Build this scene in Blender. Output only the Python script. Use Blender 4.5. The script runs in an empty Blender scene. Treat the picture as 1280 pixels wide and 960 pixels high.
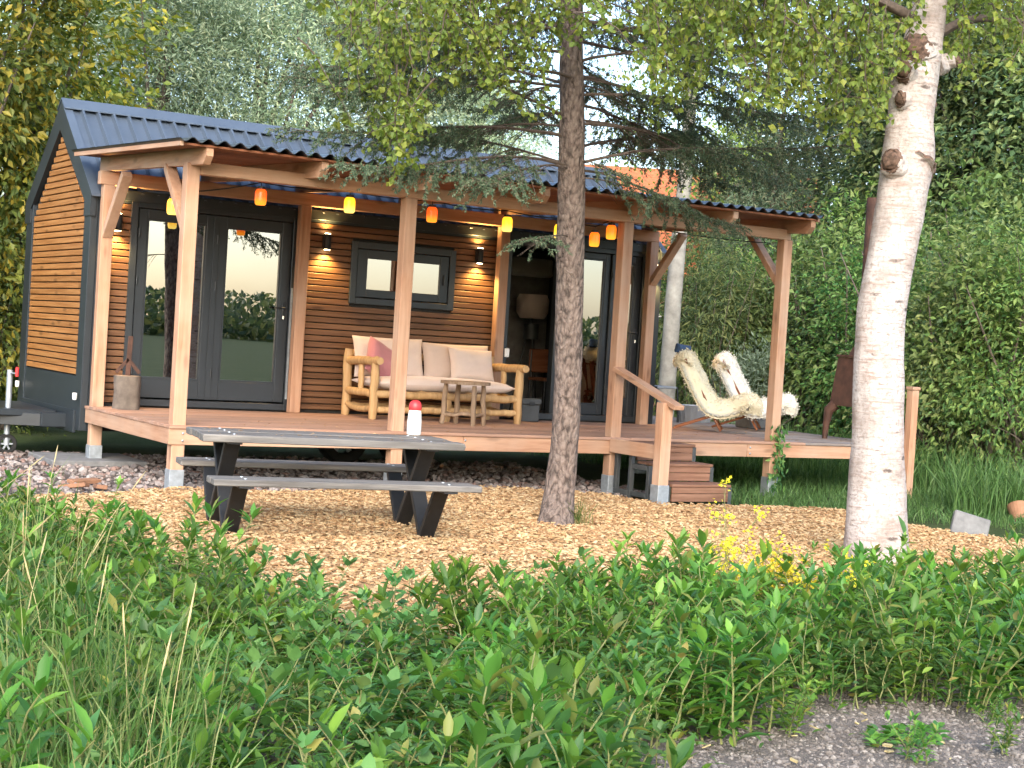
import bpy, bmesh, math, random
import numpy as np
from mathutils import Vector, Matrix
R_ = math.radians
rng = np.random.default_rng(11)
random.seed(5)
sc = bpy.context.scene
COL = sc.collection

# ---------------------------------------------------------------- camera
CAM = np.array([-2.841, -16.109, 1.464]); YAW, PITCH, ROLL, FPX = 0.539, -0.026, 0.062, 2000.977
def cam_axes():
    cy, sy, cp, sp = math.cos(YAW), math.sin(YAW), math.cos(PITCH), math.sin(PITCH)
    f = np.array([sy*cp, cy*cp, sp]); r = np.array([cy, -sy, 0]); u = np.cross(r, f)
    cr, sr = math.cos(ROLL), math.sin(ROLL)
    return np.array([cr*r+sr*u, -sr*r+cr*u, f])
CM = cam_axes()
cd = bpy.data.cameras.new('camera'); cam = bpy.data.objects.new('camera', cd); COL.objects.link(cam)
cd.sensor_width = 36; cd.sensor_fit = 'HORIZONTAL'; cd.lens = FPX/1280*36; cd.clip_start = .1; cd.clip_end = 2000
mw = Matrix.Identity(4)
for i in range(3):
    mw[i][0] = CM[0][i]; mw[i][1] = CM[1][i]; mw[i][2] = -CM[2][i]; mw[i][3] = CAM[i]
cam.matrix_world = mw
sc.camera = cam
def at(u, v, ax, val):          # photo pixel -> point where its ray meets a world plane
    d = CM.T @ np.array([(u-640)/FPX, -(v-480)/FPX, 1.]); return CAM + d*((val-CAM[ax])/d[ax])
def gnd(u, v, z=0.): return at(u, v, 2, z)
def pix(P):
    d = (np.asarray(P)-CAM) @ CM.T
    return np.stack([640+FPX*d[..., 0]/d[..., 2], 480-FPX*d[..., 1]/d[..., 2]], -1)

# ---------------------------------------------------------------- world, sun, exposure
SUN_AZ, SUN_EL = R_(212), R_(31)          # azimuth clockwise from +Y
w = bpy.data.worlds.new('World'); sc.world = w; w.use_nodes = True
wn = w.node_tree.nodes; sky = wn.new('ShaderNodeTexSky'); sky.sky_type = 'NISHITA'; sky.sun_disc = False
sky.sun_elevation = SUN_EL; sky.sun_rotation = SUN_AZ; sky.air_density = 1.0; sky.dust_density = 2.0; sky.ozone_density = 1.0
wn['Background'].inputs[1].default_value = .15
w.node_tree.links.new(sky.outputs[0], wn['Background'].inputs[0])
sd = bpy.data.lights.new('sun', 'SUN'); sd.energy = 1.2; sd.angle = R_(40); sd.color = (1, .95, .87)
so = bpy.data.objects.new('sun', sd); COL.objects.link(so)
sdir = Vector((math.sin(SUN_AZ)*math.cos(SUN_EL), math.cos(SUN_AZ)*math.cos(SUN_EL), math.sin(SUN_EL)))
so.rotation_euler = sdir.to_track_quat('Z', 'Y').to_euler(); so.location = (0, 0, 30)
sc.view_settings.view_transform = 'Standard'; sc.view_settings.look = 'None'
sc.view_settings.exposure = 1.78; sc.view_settings.gamma = 1
cy_ = sc.cycles; cy_.adaptive_threshold = .025; cy_.max_bounces = 6; cy_.diffuse_bounces = 3; cy_.glossy_bounces = 3; cy_.transmission_bounces = 4; cy_.transparent_max_bounces = 8; cy_.caustics_reflective = False; cy_.caustics_refractive = False

# ---------------------------------------------------------------- helpers
def new_mat(name):
    m = bpy.data.materials.new(name); m.use_nodes = True
    nt = m.node_tree; b = nt.nodes['Principled BSDF']
    return m, nt, b
def nd(nt, t, **k):
    n = nt.nodes.new(t)
    for a, v in k.items(): setattr(n, a, v)
    return n
def ramp(nt, fac, stops):
    r = nd(nt, 'ShaderNodeValToRGB'); e = r.color_ramp.elements
    while len(e) < len(stops): e.new(.5)
    for s, (p, c) in zip(e, stops): s.position = p; s.color = (*c, 1)
    nt.links.new(fac, r.inputs[0]); return r.outputs[0]
def objcoord(nt, scale, rand=True):
    tc = nd(nt, 'ShaderNodeTexCoord'); mp = nd(nt, 'ShaderNodeMapping'); mp.inputs['Scale'].default_value = scale
    nt.links.new(tc.outputs['Object'], mp.inputs[0])
    if rand:
        oi = nd(nt, 'ShaderNodeObjectInfo'); mu = nd(nt, 'ShaderNodeMath', operation='MULTIPLY'); mu.inputs[1].default_value = 91.
        nt.links.new(oi.outputs['Random'], mu.inputs[0]); nt.links.new(mu.outputs[0], mp.inputs['Location'])
    return mp.outputs[0]
def noise(nt, vec, s, d=4, r=.6):
    n = nd(nt, 'ShaderNodeTexNoise'); n.inputs['Scale'].default_value = s; n.inputs['Detail'].default_value = d; n.inputs['Roughness'].default_value = r
    nt.links.new(vec, n.inputs['Vector']); return n.outputs[0]
def bump(nt, b, h, strength, dist=.01):
    bp = nd(nt, 'ShaderNodeBump'); bp.inputs['Strength'].default_value = strength; bp.inputs['Distance'].default_value = dist
    nt.links.new(h, bp.inputs['Height']); nt.links.new(bp.outputs[0], b.inputs['Normal'])
def mixc(nt, fac, a, b, mode='MIX'):
    m = nd(nt, 'ShaderNodeMix', data_type='RGBA', blend_type=mode)
    for s, v in ((0, fac), (6, a), (7, b)):
        if hasattr(v, 'is_linked') or hasattr(v, 'links'): nt.links.new(v, m.inputs[s])
        else: m.inputs[s].default_value = v if s == 0 else (*v, 1)
    return m.outputs[2]
def plain(name, c, rough=.6, metal=0, var=.25, scale=8, bmp=.15, spec=.5):
    m, nt, b = new_mat(name); v = objcoord(nt, (1, 1, 1)); n = noise(nt, v, scale, 6)
    lo = [x*(1-var) for x in c]; hi = [min(1, x*(1+var)) for x in c]
    nt.links.new(ramp(nt, n, [(.3, lo), (.7, hi)]), b.inputs['Base Color'])
    b.inputs['Roughness'].default_value = rough; b.inputs['Metallic'].default_value = metal; b.inputs['Specular IOR Level'].default_value = spec
    if bmp: bump(nt, b, noise(nt, v, scale*6, 3), bmp, .004)
    return m
def wood(name, c1, c2, axis=2, rough=.65, knots=.8, fine=1., tint=None, spread=.35):
    m, nt, b = new_mat(name)
    s = [14*fine]*3; s[axis] = .9
    v = objcoord(nt, s); n = noise(nt, v, 1.6, 6, .65)
    col = ramp(nt, n, [(.3, [x*.8 for x in c2]), (.42, c2), (.55, [(a+d)/2 for a, d in zip(c1, c2)]), (.68, c1)])
    s2 = [7]*3; s2[axis] = 2.2
    v2 = objcoord(nt, s2); vo = nd(nt, 'ShaderNodeTexVoronoi'); vo.inputs['Scale'].default_value = 1.
    nt.links.new(v2, vo.inputs['Vector'])
    k = ramp(nt, vo.outputs['Distance'], [(.09, (knots,)*3), (.22, (0, 0, 0))])
    col = mixc(nt, k, col, [x*.42 for x in c2])
    big = noise(nt, objcoord(nt, (1.1, 1.1, 1.1)), 1.5, 3)
    if tint: col = mixc(nt, ramp(nt, big, [(.4, (0, 0, 0)), (.68, (.75,)*3)]), col, tint)
    oi = nd(nt, 'ShaderNodeObjectInfo'); mr = nd(nt, 'ShaderNodeMapRange'); mr.inputs[3].default_value = 1-spread; mr.inputs[4].default_value = 1+spread*.55
    nt.links.new(oi.outputs['Random'], mr.inputs[0])
    hs = nd(nt, 'ShaderNodeHueSaturation'); nt.links.new(mr.outputs[0], hs.inputs['Value']); nt.links.new(col, hs.inputs['Color'])
    nt.links.new(hs.outputs[0], b.inputs['Base Color']); b.inputs['Roughness'].default_value = rough; b.inputs['Specular IOR Level'].default_value = .3
    bump(nt, b, n, .5, .005)
    return m
def leafmat(name, cols, trans=.35, rough=.5, tcol=None):
    m, nt, b = new_mat(name); out = nt.nodes['Material Output']
    g = nd(nt, 'ShaderNodeNewGeometry')
    c = ramp(nt, g.outputs['Random Per Island'], [((i+.5)/len(cols), x) for i, x in enumerate(cols)])
    oi = nd(nt, 'ShaderNodeObjectInfo'); mr = nd(nt, 'ShaderNodeMapRange'); mr.inputs[3].default_value = .74; mr.inputs[4].default_value = 1.3
    nt.links.new(oi.outputs['Random'], mr.inputs[0])
    hs = nd(nt, 'ShaderNodeHueSaturation'); nt.links.new(mr.outputs[0], hs.inputs['Value']); nt.links.new(c, hs.inputs['Color']); c = hs.outputs[0]
    m7 = nd(nt, 'ShaderNodeMath', operation='MULTIPLY'); m7.inputs[1].default_value = 7.13; fr_ = nd(nt, 'ShaderNodeMath', operation='FRACT'); nt.links.new(oi.outputs['Random'], m7.inputs[0]); nt.links.new(m7.outputs[0], fr_.inputs[0])
    mh = nd(nt, 'ShaderNodeMapRange'); mh.inputs[3].default_value = .488; mh.inputs[4].default_value = .522; nt.links.new(fr_.outputs[0], mh.inputs[0]); nt.links.new(mh.outputs[0], hs.inputs['Hue'])
    nt.links.new(c, b.inputs['Base Color']); b.inputs['Roughness'].default_value = rough; b.inputs['Specular IOR Level'].default_value = .35
    t = nd(nt, 'ShaderNodeBsdfTranslucent'); mx = nd(nt, 'ShaderNodeMixShader'); mx.inputs[0].default_value = trans
    h2 = nd(nt, 'ShaderNodeHueSaturation'); h2.inputs['Hue'].default_value = .475; h2.inputs['Saturation'].default_value = 1.1; h2.inputs['Value'].default_value = 1.5
    nt.links.new(c, h2.inputs['Color']); nt.links.new(h2.outputs[0], t.inputs[0])
    nt.links.new(b.outputs[0], mx.inputs[1]); nt.links.new(t.outputs[0], mx.inputs[2]); nt.links.new(mx.outputs[0], out.inputs[0])
    return m
def emis(name, c, strength, c2=None):
    m, nt, b = new_mat(name); b.inputs['Base Color'].default_value = (*c, 1); b.inputs['Roughness'].default_value = .35
    b.inputs['Emission Strength'].default_value = strength
    if c2:
        lw = nd(nt, 'ShaderNodeTexCoord'); sp_ = nd(nt, 'ShaderNodeSeparateXYZ'); nt.links.new(lw.outputs['Object'], sp_.inputs[0]); mr = nd(nt, 'ShaderNodeMapRange'); mr.inputs[1].default_value = -.055; mr.inputs[2].default_value = .06
        nt.links.new(sp_.outputs[2], mr.inputs[0]); nt.links.new(ramp(nt, mr.outputs[0], [(.1, c2), (.6, c)]), b.inputs['Emission Color'])
    else: b.inputs['Emission Color'].default_value = (*c, 1)
    return m

POS = {}                       # where each object sits in its root's coordinates
def tag(o, label=None, cat=None, group=None, kind=None):
    for k, v in (('label', label), ('category', cat), ('group', group), ('kind', kind)):
        if v: o[k] = v
    return o
def thing(name, label, cat, loc, rz=0, group=None, local=False):
    o = bpy.data.objects.new(name, None); COL.objects.link(o); o.location = loc; o.rotation_euler = (0, 0, rz); o.empty_display_size = .1
    POS[o.name] = np.zeros(3) if local else np.array(loc, float)
    return tag(o, label, cat, group)
def link(name, me, m, parent=None, loc=None, label=None):
    if m is not None and not me.materials: me.materials.append(m)
    o = bpy.data.objects.new(name, me); COL.objects.link(o)
    loc = np.zeros(3) if loc is None else np.array(loc, float)
    if parent is not None:
        o.parent = parent; o.location = loc-POS[parent.name]
    else: o.location = loc
    POS[o.name] = loc
    if label: o['label'] = label
    return o
def np_mesh(name, V, faces, smooth=False):
    """V (n,3); faces: list of (m,k) index arrays"""
    me = bpy.data.meshes.new(name); V = np.ascontiguousarray(V, np.float32)
    me.vertices.add(len(V)); me.vertices.foreach_set('co', V.ravel())
    faces = [np.asarray(f, np.int32) for f in faces if len(f)]
    lv = np.concatenate([f.ravel() for f in faces]); tot = np.concatenate([np.full(len(f), f.shape[1], np.int32) for f in faces])
    me.loops.add(len(lv)); me.loops.foreach_set('vertex_index', lv)
    me.polygons.add(len(tot)); me.polygons.foreach_set('loop_start', np.concatenate([[0], np.cumsum(tot)[:-1]]).astype(np.int32))
    me.polygons.foreach_set('use_smooth', np.full(len(tot), bool(smooth)))
    me.update(calc_edges=True); return me
class MB:
    def __init__(s): s.V = []; s.F = {}; s.n = 0
    def add(s, V, F):
        V = np.asarray(V, float)
        for f in F:
            f = np.asarray(f, int)
            if f.ndim == 1: f = f[None]
            s.F.setdefault(f.shape[1], []).append(f+s.n)
        s.V.append(V); s.n += len(V); return s
    def box(s, x0, x1, y0, y1, z0, z1, c=0.):
        if c <= 0:
            V = [(x, y, z) for z in (z0, z1) for y in (y0, y1) for x in (x0, x1)]
            return s.add(V, [np.array([(0, 2, 3, 1), (4, 5, 7, 6), (0, 1, 5, 4), (2, 6, 7, 3), (0, 4, 6, 2), (1, 3, 7, 5)])])
        bm = bmesh.new(); bmesh.ops.create_cube(bm, size=1)
        for v in bm.verts: v.co = ((x0+x1)/2+v.co.x*(x1-x0), (y0+y1)/2+v.co.y*(y1-y0), (z0+z1)/2+v.co.z*(z1-z0))
        bmesh.ops.bevel(bm, geom=list(bm.edges), offset=c, segments=1, affect='EDGES')
        return s.bm(bm)
    def bm(s, bm):
        bm.verts.index_update()
        s.add([tuple(v.co) for v in bm.verts], [[v.index for v in f.verts] for f in bm.faces]); bm.free(); return s
    def beam(s, p0, p1, wd, ht, up=(0, 0, 1), c=0.004):
        """board from p0 to p1 (centre line), wd sideways, ht along up"""
        p0, p1, up = (np.array(a, float) for a in (p0, p1, up)); d = p1-p0; L = np.linalg.norm(d); d /= L
        sd_ = np.cross(d, up); sd_ /= np.linalg.norm(sd_); u = np.cross(sd_, d)
        m = MB().box(-wd/2, wd/2, 0, L, -ht/2, ht/2, c)
        V = np.concatenate(m.V); V = p0+V[:, :1]*sd_+V[:, 1:2]*d+V[:, 2:3]*u
        return s.add(V, [f for fs in m.F.values() for f in fs])
    def tube(s, P, rad, n=10, cap=True, rough=0., seed=0):
        P = np.array(P, float); k = len(P); rad = np.broadcast_to(np.array(rad, float), (k,))
        T = np.gradient(P, axis=0); T /= np.linalg.norm(T, axis=1)[:, None]+1e-9
        a = np.array([0, 0, 1.]) if abs(T[0][2]) < .9 else np.array([1., 0, 0])
        N = np.zeros((k, 3)); n0 = np.cross(T[0], a); n0 /= np.linalg.norm(n0); N[0] = n0
        for i in range(1, k):
            v = N[i-1]-T[i]*np.dot(N[i-1], T[i]); N[i] = v/np.linalg.norm(v)
        B = np.cross(T, N); an = np.linspace(0, 2*np.pi, n, endpoint=False)
        rr = rad[:, None]*np.ones(n)
        if rough: rr = rr*(1+rough*np.random.default_rng(seed).normal(size=rr.shape))
        V = P[:, None]+rr[..., None]*(np.cos(an)[None, :, None]*N[:, None]+np.sin(an)[None, :, None]*B[:, None])
        V = V.reshape(-1, 3); i = np.arange(k-1)[:, None]*n; j = np.arange(n)[None]; j2 = (j+1) % n
        Q = np.stack([i+j, i+j2, i+n+j2, i+n+j], -1).reshape(-1, 4)
        F = [Q]
        if cap: F += [np.arange(n)[::-1][None], (np.arange(n)+(k-1)*n)[None]]
        return s.add(V, F)
    def lathe(s, prof, n=20, c=(0, 0, 0)):
        prof = np.array(prof, float); an = np.linspace(0, 2*np.pi, n, endpoint=False); k = len(prof)
        V = np.stack([prof[:, :1]*np.cos(an), prof[:, :1]*np.sin(an), prof[:, 1:2]+0*an], -1).reshape(-1, 3)+np.array(c)
        i = np.arange(k-1)[:, None]*n; j = np.arange(n)[None]; j2 = (j+1) % n
        return s.add(V, [np.stack([i+j, i+j2, i+n+j2, i+n+j], -1).reshape(-1, 4), np.arange(n)[::-1][None], (np.arange(n)+(k-1)*n)[None]])
    def prism(s, poly, ax, a0, a1):
        """polygon (list of 2d) extruded along axis ax"""
        poly = np.array(poly, float); n = len(poly); o = [i for i in range(3) if i != ax]
        V = np.zeros((2*n, 3)); V[:n, o] = poly; V[n:, o] = poly; V[:n, ax] = a0; V[n:, ax] = a1
        j = np.arange(n); j2 = (j+1) % n
        return s.add(V, [np.stack([j, j2, j2+n, j+n], -1), j[::-1][None], (j+n)[None]])
    def build(s, name, m, parent=None, smooth=False, label=None, origin=None):
        V = np.concatenate(s.V); c = (V.min(0)+V.max(0))/2 if origin is None else np.array(origin, float)
        me = np_mesh(name, V-c, [np.concatenate(f) for f in s.F.values()], smooth)
        if smooth:
            bm = bmesh.new(); bm.from_mesh(me)
            for e in bm.edges:
                if len(e.link_faces) == 2 and e.calc_face_angle(0) > .9: e.smooth = False
            bm.normal_update(); bm.to_mesh(me); bm.free()
        return link(name, me, m, parent, c, label)
def copy_tree(o, parent=None):
    c = o.copy(); COL.objects.link(c); c.parent = parent
    for ch in o.children: copy_tree(ch, c)
    return c
def unit(a): return a/(np.linalg.norm(a, axis=-1, keepdims=True)+1e-9)
def rdir(n, g=rng): return unit(g.normal(size=(n, 3)))
def leaves(P, D, N, L, W, fold=.12, curl=.12):
    """diamond leaves, 2 triangles each -> V, F"""
    n = len(P); S = unit(np.cross(D, N)); N = unit(np.cross(S, D)); L = np.broadcast_to(L, n)[:, None]; W = np.broadcast_to(W, n)[:, None]
    mid = P+D*L*.42; V = np.stack([P, mid+S*W/2+N*W*fold, P+D*L-N*L*curl, mid-S*W/2+N*W*fold], 1).reshape(-1, 3)
    b = np.arange(n)[:, None]*4
    return V, np.concatenate([b+[0, 1, 2], b+[0, 2, 3]])
def blades(P, D, N, L, W, fold=.1, curl=.25, prof=((.32, .85), (.62, .9))):
    """long leaves with a midrib, 8 triangles each"""
    n = len(P); S = unit(np.cross(D, N)); N = unit(np.cross(S, D)); L = np.broadcast_to(L, n)[:, None]; W = np.broadcast_to(W, n)[:, None]
    rows = [P]
    for t, wd in prof:
        m = P+D*L*t-N*L*curl*t*t; rows += [m+S*W/2*wd+N*W*fold, m-N*W*fold*.4, m-S*W/2*wd+N*W*fold]
    rows.append(P+D*L*.97-N*L*curl)
    V = np.stack(rows, 1).reshape(-1, 3); b = np.arange(n)[:, None]*8
    T = np.concatenate([b+x for x in ([0, 1, 2], [0, 2, 3], [4, 7, 5], [5, 7, 6])])
    Q = np.concatenate([b+x for x in ([1, 4, 5, 2], [2, 5, 6, 3])])
    return V, T, Q
def inpoly(P, poly):
    x, y = P[:, 0], P[:, 1]; r = np.zeros(len(P), bool); n = len(poly)
    for i in range(n):
        (x0, y0), (x1, y1) = poly[i], poly[(i+1) % n]
        c = ((y0 > y) != (y1 > y)) & (x < (x1-x0)*(y-y0)/(y1-y0+1e-12)+x0); r ^= c
    return r
def vnoise(P, s, seed=0):
    """cheap smooth value noise from a few sines"""
    g = np.random.default_rng(seed); o = 0
    for k in range(5):
        d = g.normal(size=P.shape[1])*s*(1+.6*k); o = o+np.sin(P@d+g.uniform(0, 6.3))/(1+.4*k)
    return o/2.6
# ---------------------------------------------------------------- materials
DOUG = ((.56, .335, .215), (.42, .225, .135))
M = {}
for ax, nm in ((0, 'x'), (1, 'y'), (2, 'z')):
    M['post_'+nm] = wood('douglas_'+nm, *DOUG, axis=ax, knots=.7, spread=.12, tint=(.5, .345, .25))
M['deck'] = wood('deck_wood', (.47, .285, .2), (.36, .2, .135), axis=0, knots=.5, spread=.2, tint=(.33, .22, .17), fine=1.3)
M['deck_grey'] = wood('deck_weathered', (.34, .27, .23), (.24, .18, .15), axis=0, knots=.4, spread=.25, tint=(.4, .37, .35))
M['soffit'] = wood('soffit_wood', (.33, .14, .075), (.24, .09, .045), axis=0, knots=.5, spread=.2)
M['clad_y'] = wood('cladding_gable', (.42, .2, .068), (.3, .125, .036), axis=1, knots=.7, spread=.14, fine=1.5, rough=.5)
M['clad_x_shaded'] = wood('cladding_front_shaded', (.2, .105, .055), (.135, .065, .032), axis=0, knots=.7, spread=.16, fine=1.5, rough=.5)  # same timber as the gable, porch shade put into the darker colour
M['table'] = wood('weathered_table', (.32, .3, .275), (.115, .106, .097), axis=0, knots=.95, spread=.18, fine=1.5, tint=(.17, .165, .16))
M['log'] = wood('peeled_log', (.6, .4, .2), (.45, .27, .12), axis=2, knots=.5, spread=.1, rough=.55)
M['stool'] = wood('grey_log', (.36, .26, .18), (.24, .16, .1), axis=2, knots=.5, spread=.15)
M['teak'] = wood('reddish_teak', (.33, .13, .06), (.22, .075, .03), axis=0, knots=.3, spread=.2)
M['step'] = wood('step_wood', (.3, .165, .11), (.2, .1, .062), axis=0, knots=.4, spread=.2)
M['anth'] = plain('anthracite_metal', (.019, .025, .031), .42, 0, .15, 3, .03)
M['door'] = plain('anthracite_frame', (.022, .027, .033), .38, 0, .12, 3, .0)
M['roof'] = plain('roof_steel', (.085, .112, .152), .38, .15, .12, 2, .02, .6)
M['corr'] = plain('canopy_sheet', (.05, .06, .075), .3, .2, .15, 3, .0)
M['core'] = plain('wall_core', (.02, .018, .016), .8)
M['inner'] = plain('interior_wall', (.3, .29, .28), .7, bmp=0)
M['innerfloor'] = plain('interior_floor', (.1, .075, .05), .5, bmp=0)
M['black'] = plain('black_steel', (.012, .013, .015), .5, 0, .3, 14, .1)
M['galv'] = plain('galvanised', (.42, .46, .5), .42, .55, .2, 20, .05)
M['rust'] = plain('corten', (.075, .034, .022), .75, 0, .45, 9, .3)
M['chrome'] = plain('bright_metal', (.6, .6, .6), .25, .9, .1)
M['white_p'] = plain('white_plastic', (.78, .77, .74), .4, 0, .04, 4, 0)
M['red_p'] = plain('red_plastic', (.55, .035, .04), .4, 0, .1, 4, 0)
M['grey_p'] = plain('grey_plastic', (.4, .42, .45), .5, 0, .1, 4, 0)
M['dgrey'] = plain('dark_grey_plastic', (.055, .06, .062), .55, 0, .2, 10, .1)
M['blue_f'] = plain('blue_cloth', (.035, .075, .16), .85, 0, .2, 30, .2)
def fabric(name, c):
    m, nt, b = new_mat(name); v = objcoord(nt, (1, 1, 1)); n = noise(nt, v, 4, 4)
    nt.links.new(ramp(nt, n, [(.3, [x*.9 for x in c]), (.7, c)]), b.inputs['Base Color']); b.inputs['Roughness'].default_value = .9
    b.inputs['Sheen Weight'].default_value = .3
    bump(nt, b, mixc(nt, .5, noise(nt, v, 12, 3), noise(nt, v, 400, 2)), .35, .012); return m
M['cream'] = fabric('cream_fabric', (.66, .53, .46)); M['cream2'] = fabric('beige_fabric', (.58, .45, .38)); M['pink'] = fabric('pink_fabric', (.5, .19, .2))
M['fur'] = fabric('sheepskin', (.84, .8, .7)); M['fur2'] = fabric('sheepskin_yellow', (.8, .71, .5))
M['concrete'] = plain('concrete', (.17, .17, .17), .85, 0, .25, 12, .3)
M['terra'] = plain('terracotta', (.27, .135, .075), .8, 0, .2, 10, .2)
M['tyre'] = plain('tyre', (.012, .012, .012), .8)
M['cable'] = plain('cable', (.01, .01, .01), .6)
M['brick'] = plain('brick_wall', (.3, .15, .1), .85, 0, .3, 20, .2)
M['tile'] = plain('roof_tiles', (.45, .13, .05), .75, 0, .3, 12, .2)
M['bark_grey'] = plain('bark_background', (.13, .105, .085), .9, 0, .4, 7, .5)
# glass: coated double glazing, mostly clear with a strong mirror part
m, nt, b = new_mat('glass_pane'); M['glass'] = m
nt.nodes.remove(b); tr = nd(nt, 'ShaderNodeBsdfTransparent'); tr.inputs[0].default_value = (.62, .66, .68, 1)
gl = nd(nt, 'ShaderNodeBsdfGlossy'); gl.inputs['Roughness'].default_value = 0; fr = nd(nt, 'ShaderNodeFresnel'); fr.inputs[0].default_value = 6.0
bp = nd(nt, 'ShaderNodeBump'); bp.inputs['Strength'].default_value = .12; bp.inputs['Distance'].default_value = .002
nt.links.new(noise(nt, objcoord(nt, (1, 1, 1)), 2.2, 1), bp.inputs['Height']); nt.links.new(bp.outputs[0], gl.inputs['Normal'])
mx = nd(nt, 'ShaderNodeMixShader'); nt.links.new(fr.outputs[0], mx.inputs[0]); nt.links.new(tr.outputs[0], mx.inputs[1]); nt.links.new(gl.outputs[0], mx.inputs[2])
nt.links.new(mx.outputs[0], nt.nodes['Material Output'].inputs[0])
# bark of the two near trees
m, nt, b = new_mat('spruce_bark'); M['spruce_bark'] = m
v = objcoord(nt, (1, 1, .55), False); vo = nd(nt, 'ShaderNodeTexVoronoi'); vo.inputs['Scale'].default_value = 34; vo.feature = 'F1'
wv = mixc(nt, .12, v, noise(nt, v, 9, 4)); nt.links.new(wv, vo.inputs['Vector']); n2 = noise(nt, v, 30, 6)
c = ramp(nt, vo.outputs['Distance'], [(.1, (.215, .165, .14)), (.55, (.125, .09, .075)), (.8, (.045, .032, .026))])
c = mixc(nt, ramp(nt, n2, [(.45, (0, 0, 0)), (.7, (.6,)*3)]), c, (.25, .2, .17)); nt.links.new(c, b.inputs['Base Color']); b.inputs['Roughness'].default_value = .9
inv = nd(nt, 'ShaderNodeMath', operation='SUBTRACT'); inv.inputs[0].default_value = 1; nt.links.new(vo.outputs['Distance'], inv.inputs[1]); bump(nt, b, inv.outputs[0], .9, .02)
m, nt, b = new_mat('birch_bark'); M['birch_bark'] = m
v = objcoord(nt, (1, 1, 1), False); n1 = noise(nt, v, 3.2, 6); 
c = ramp(nt, n1, [(.3, (.25, .2, .175)), (.43, (.42, .36, .33)), (.55, (.5, .45, .425)), (.68, (.58, .55, .535))])
vl = objcoord(nt, (3.2, 3.2, 34), False); ln = noise(nt, vl, 1.4, 5, .7)
c = mixc(nt, ramp(nt, ln, [(.52, (0, 0, 0)), (.68, (.8,)*3)]), c, (.27, .175, .135))
vk = objcoord(nt, (5, 5, 15), False); vo = nd(nt, 'ShaderNodeTexVoronoi'); vo.inputs['Scale'].default_value = 1; nt.links.new(mixc(nt, .3, vk, noise(nt, v, 26, 6)), vo.inputs['Vector'])
c = mixc(nt, ramp(nt, vo.outputs['Distance'], [(.1, (.9,)*3), (.19, (0, 0, 0))]), c, (.075, .052, .044))
vd = objcoord(nt, (9, 9, 60), False); dn = noise(nt, vd, 1.1, 3, .5); c = mixc(nt, ramp(nt, dn, [(.64, (0, 0, 0)), (.7, (.8,)*3)]), c, (.13, .09, .075))
sm = noise(nt, objcoord(nt, (1.6, 1.6, .5), False), 2.4, 5, .7); c = mixc(nt, ramp(nt, sm, [(.5, (0, 0, 0)), (.66, (.55,)*3)]), c, (.27, .235, .215))
n3 = noise(nt, v, 40, 5)
c = mixc(nt, ramp(nt, n3, [(.5, (0, 0, 0)), (.64, (.7,)*3)]), c, (.27, .215, .185)); nt.links.new(c, b.inputs['Base Color']); b.inputs['Roughness'].default_value = .75
bump(nt, b, mixc(nt, .5, ln, n3), .9, .02)
M['birch_wound'] = plain('birch_wound', (.115, .07, .05), .9, 0, .8, 30, 1.)
M['birch_grey'] = plain('grey_birch_bark', (.3, .285, .25), .85, 0, .35, 6, .4)
# foliage
M['lf_birch'] = leafmat('birch_leaf', [(0.139, 0.226, 0.041), (0.204, 0.298, 0.063), (0.256, 0.354, 0.070), (0.346, 0.395, 0.070), (0.191, 0.282, 0.084)], .42)
M['lf_spruce'] = leafmat('spruce_needle', [(0.064, 0.109, 0.058), (0.090, 0.141, 0.082), (0.134, 0.181, 0.108), (0.172, 0.181, 0.108)], .12, .6)
M['lf_willow'] = leafmat('willow_leaf', [(0.204, 0.281, 0.171), (0.296, 0.383, 0.244), (0.390, 0.485, 0.325), (0.516, 0.562, 0.357)], .3, .45)
M['lf_maple'] = leafmat('yellow_green_leaf', [(0.070, 0.116, 0.024), (0.128, 0.178, 0.033), (0.214, 0.247, 0.040), (0.428, 0.355, 0.046), (0.101, 0.155, 0.033)], .35)
M['lf_hedge'] = leafmat('hedge_leaf', [(0.049, 0.124, 0.037), (0.082, 0.185, 0.050), (0.131, 0.256, 0.068), (0.219, 0.336, 0.090)], .35, .6)
M['lf_bamboo'] = leafmat('bamboo_leaf', [(0.072, 0.120, 0.036), (0.120, 0.180, 0.054), (0.180, 0.240, 0.072), (0.240, 0.228, 0.084)], .35)
M['lf_light'] = leafmat('pale_hedge_leaf', [(0.076, 0.127, 0.037), (0.118, 0.186, 0.053), (0.168, 0.245, 0.074), (0.218, 0.274, 0.095)], .38, .55)
M['lf_dark'] = leafmat('dark_leaf', [(0.056, 0.101, 0.045), (0.094, 0.148, 0.061), (0.160, 0.227, 0.086), (0.225, 0.260, 0.095)], .3)
M['lf_silver'] = leafmat('silver_leaf', [(.13, .18, .12), (.2, .26, .18), (.25, .31, .23)], .3)
M['lf_weed'] = leafmat('weed_leaf', [(0.067, 0.167, 0.027), (0.103, 0.224, 0.037), (0.139, 0.278, 0.045), (0.212, 0.352, 0.059), (0.079, 0.180, 0.059), (0.061, 0.153, 0.025), (0.095, 0.207, 0.035), (0.128, 0.256, 0.042), (0.195, 0.324, 0.054), (0.073, 0.166, 0.054), (0.067, 0.167, 0.027), (0.103, 0.224, 0.037), (0.139, 0.278, 0.045), (0.212, 0.352, 0.059), (0.079, 0.180, 0.059), (0.061, 0.153, 0.025), (0.095, 0.207, 0.035), (0.128, 0.256, 0.042), (0.195, 0.324, 0.054), (0.073, 0.166, 0.054), (0.280, 0.260, 0.060)], .4, .42)
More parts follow.
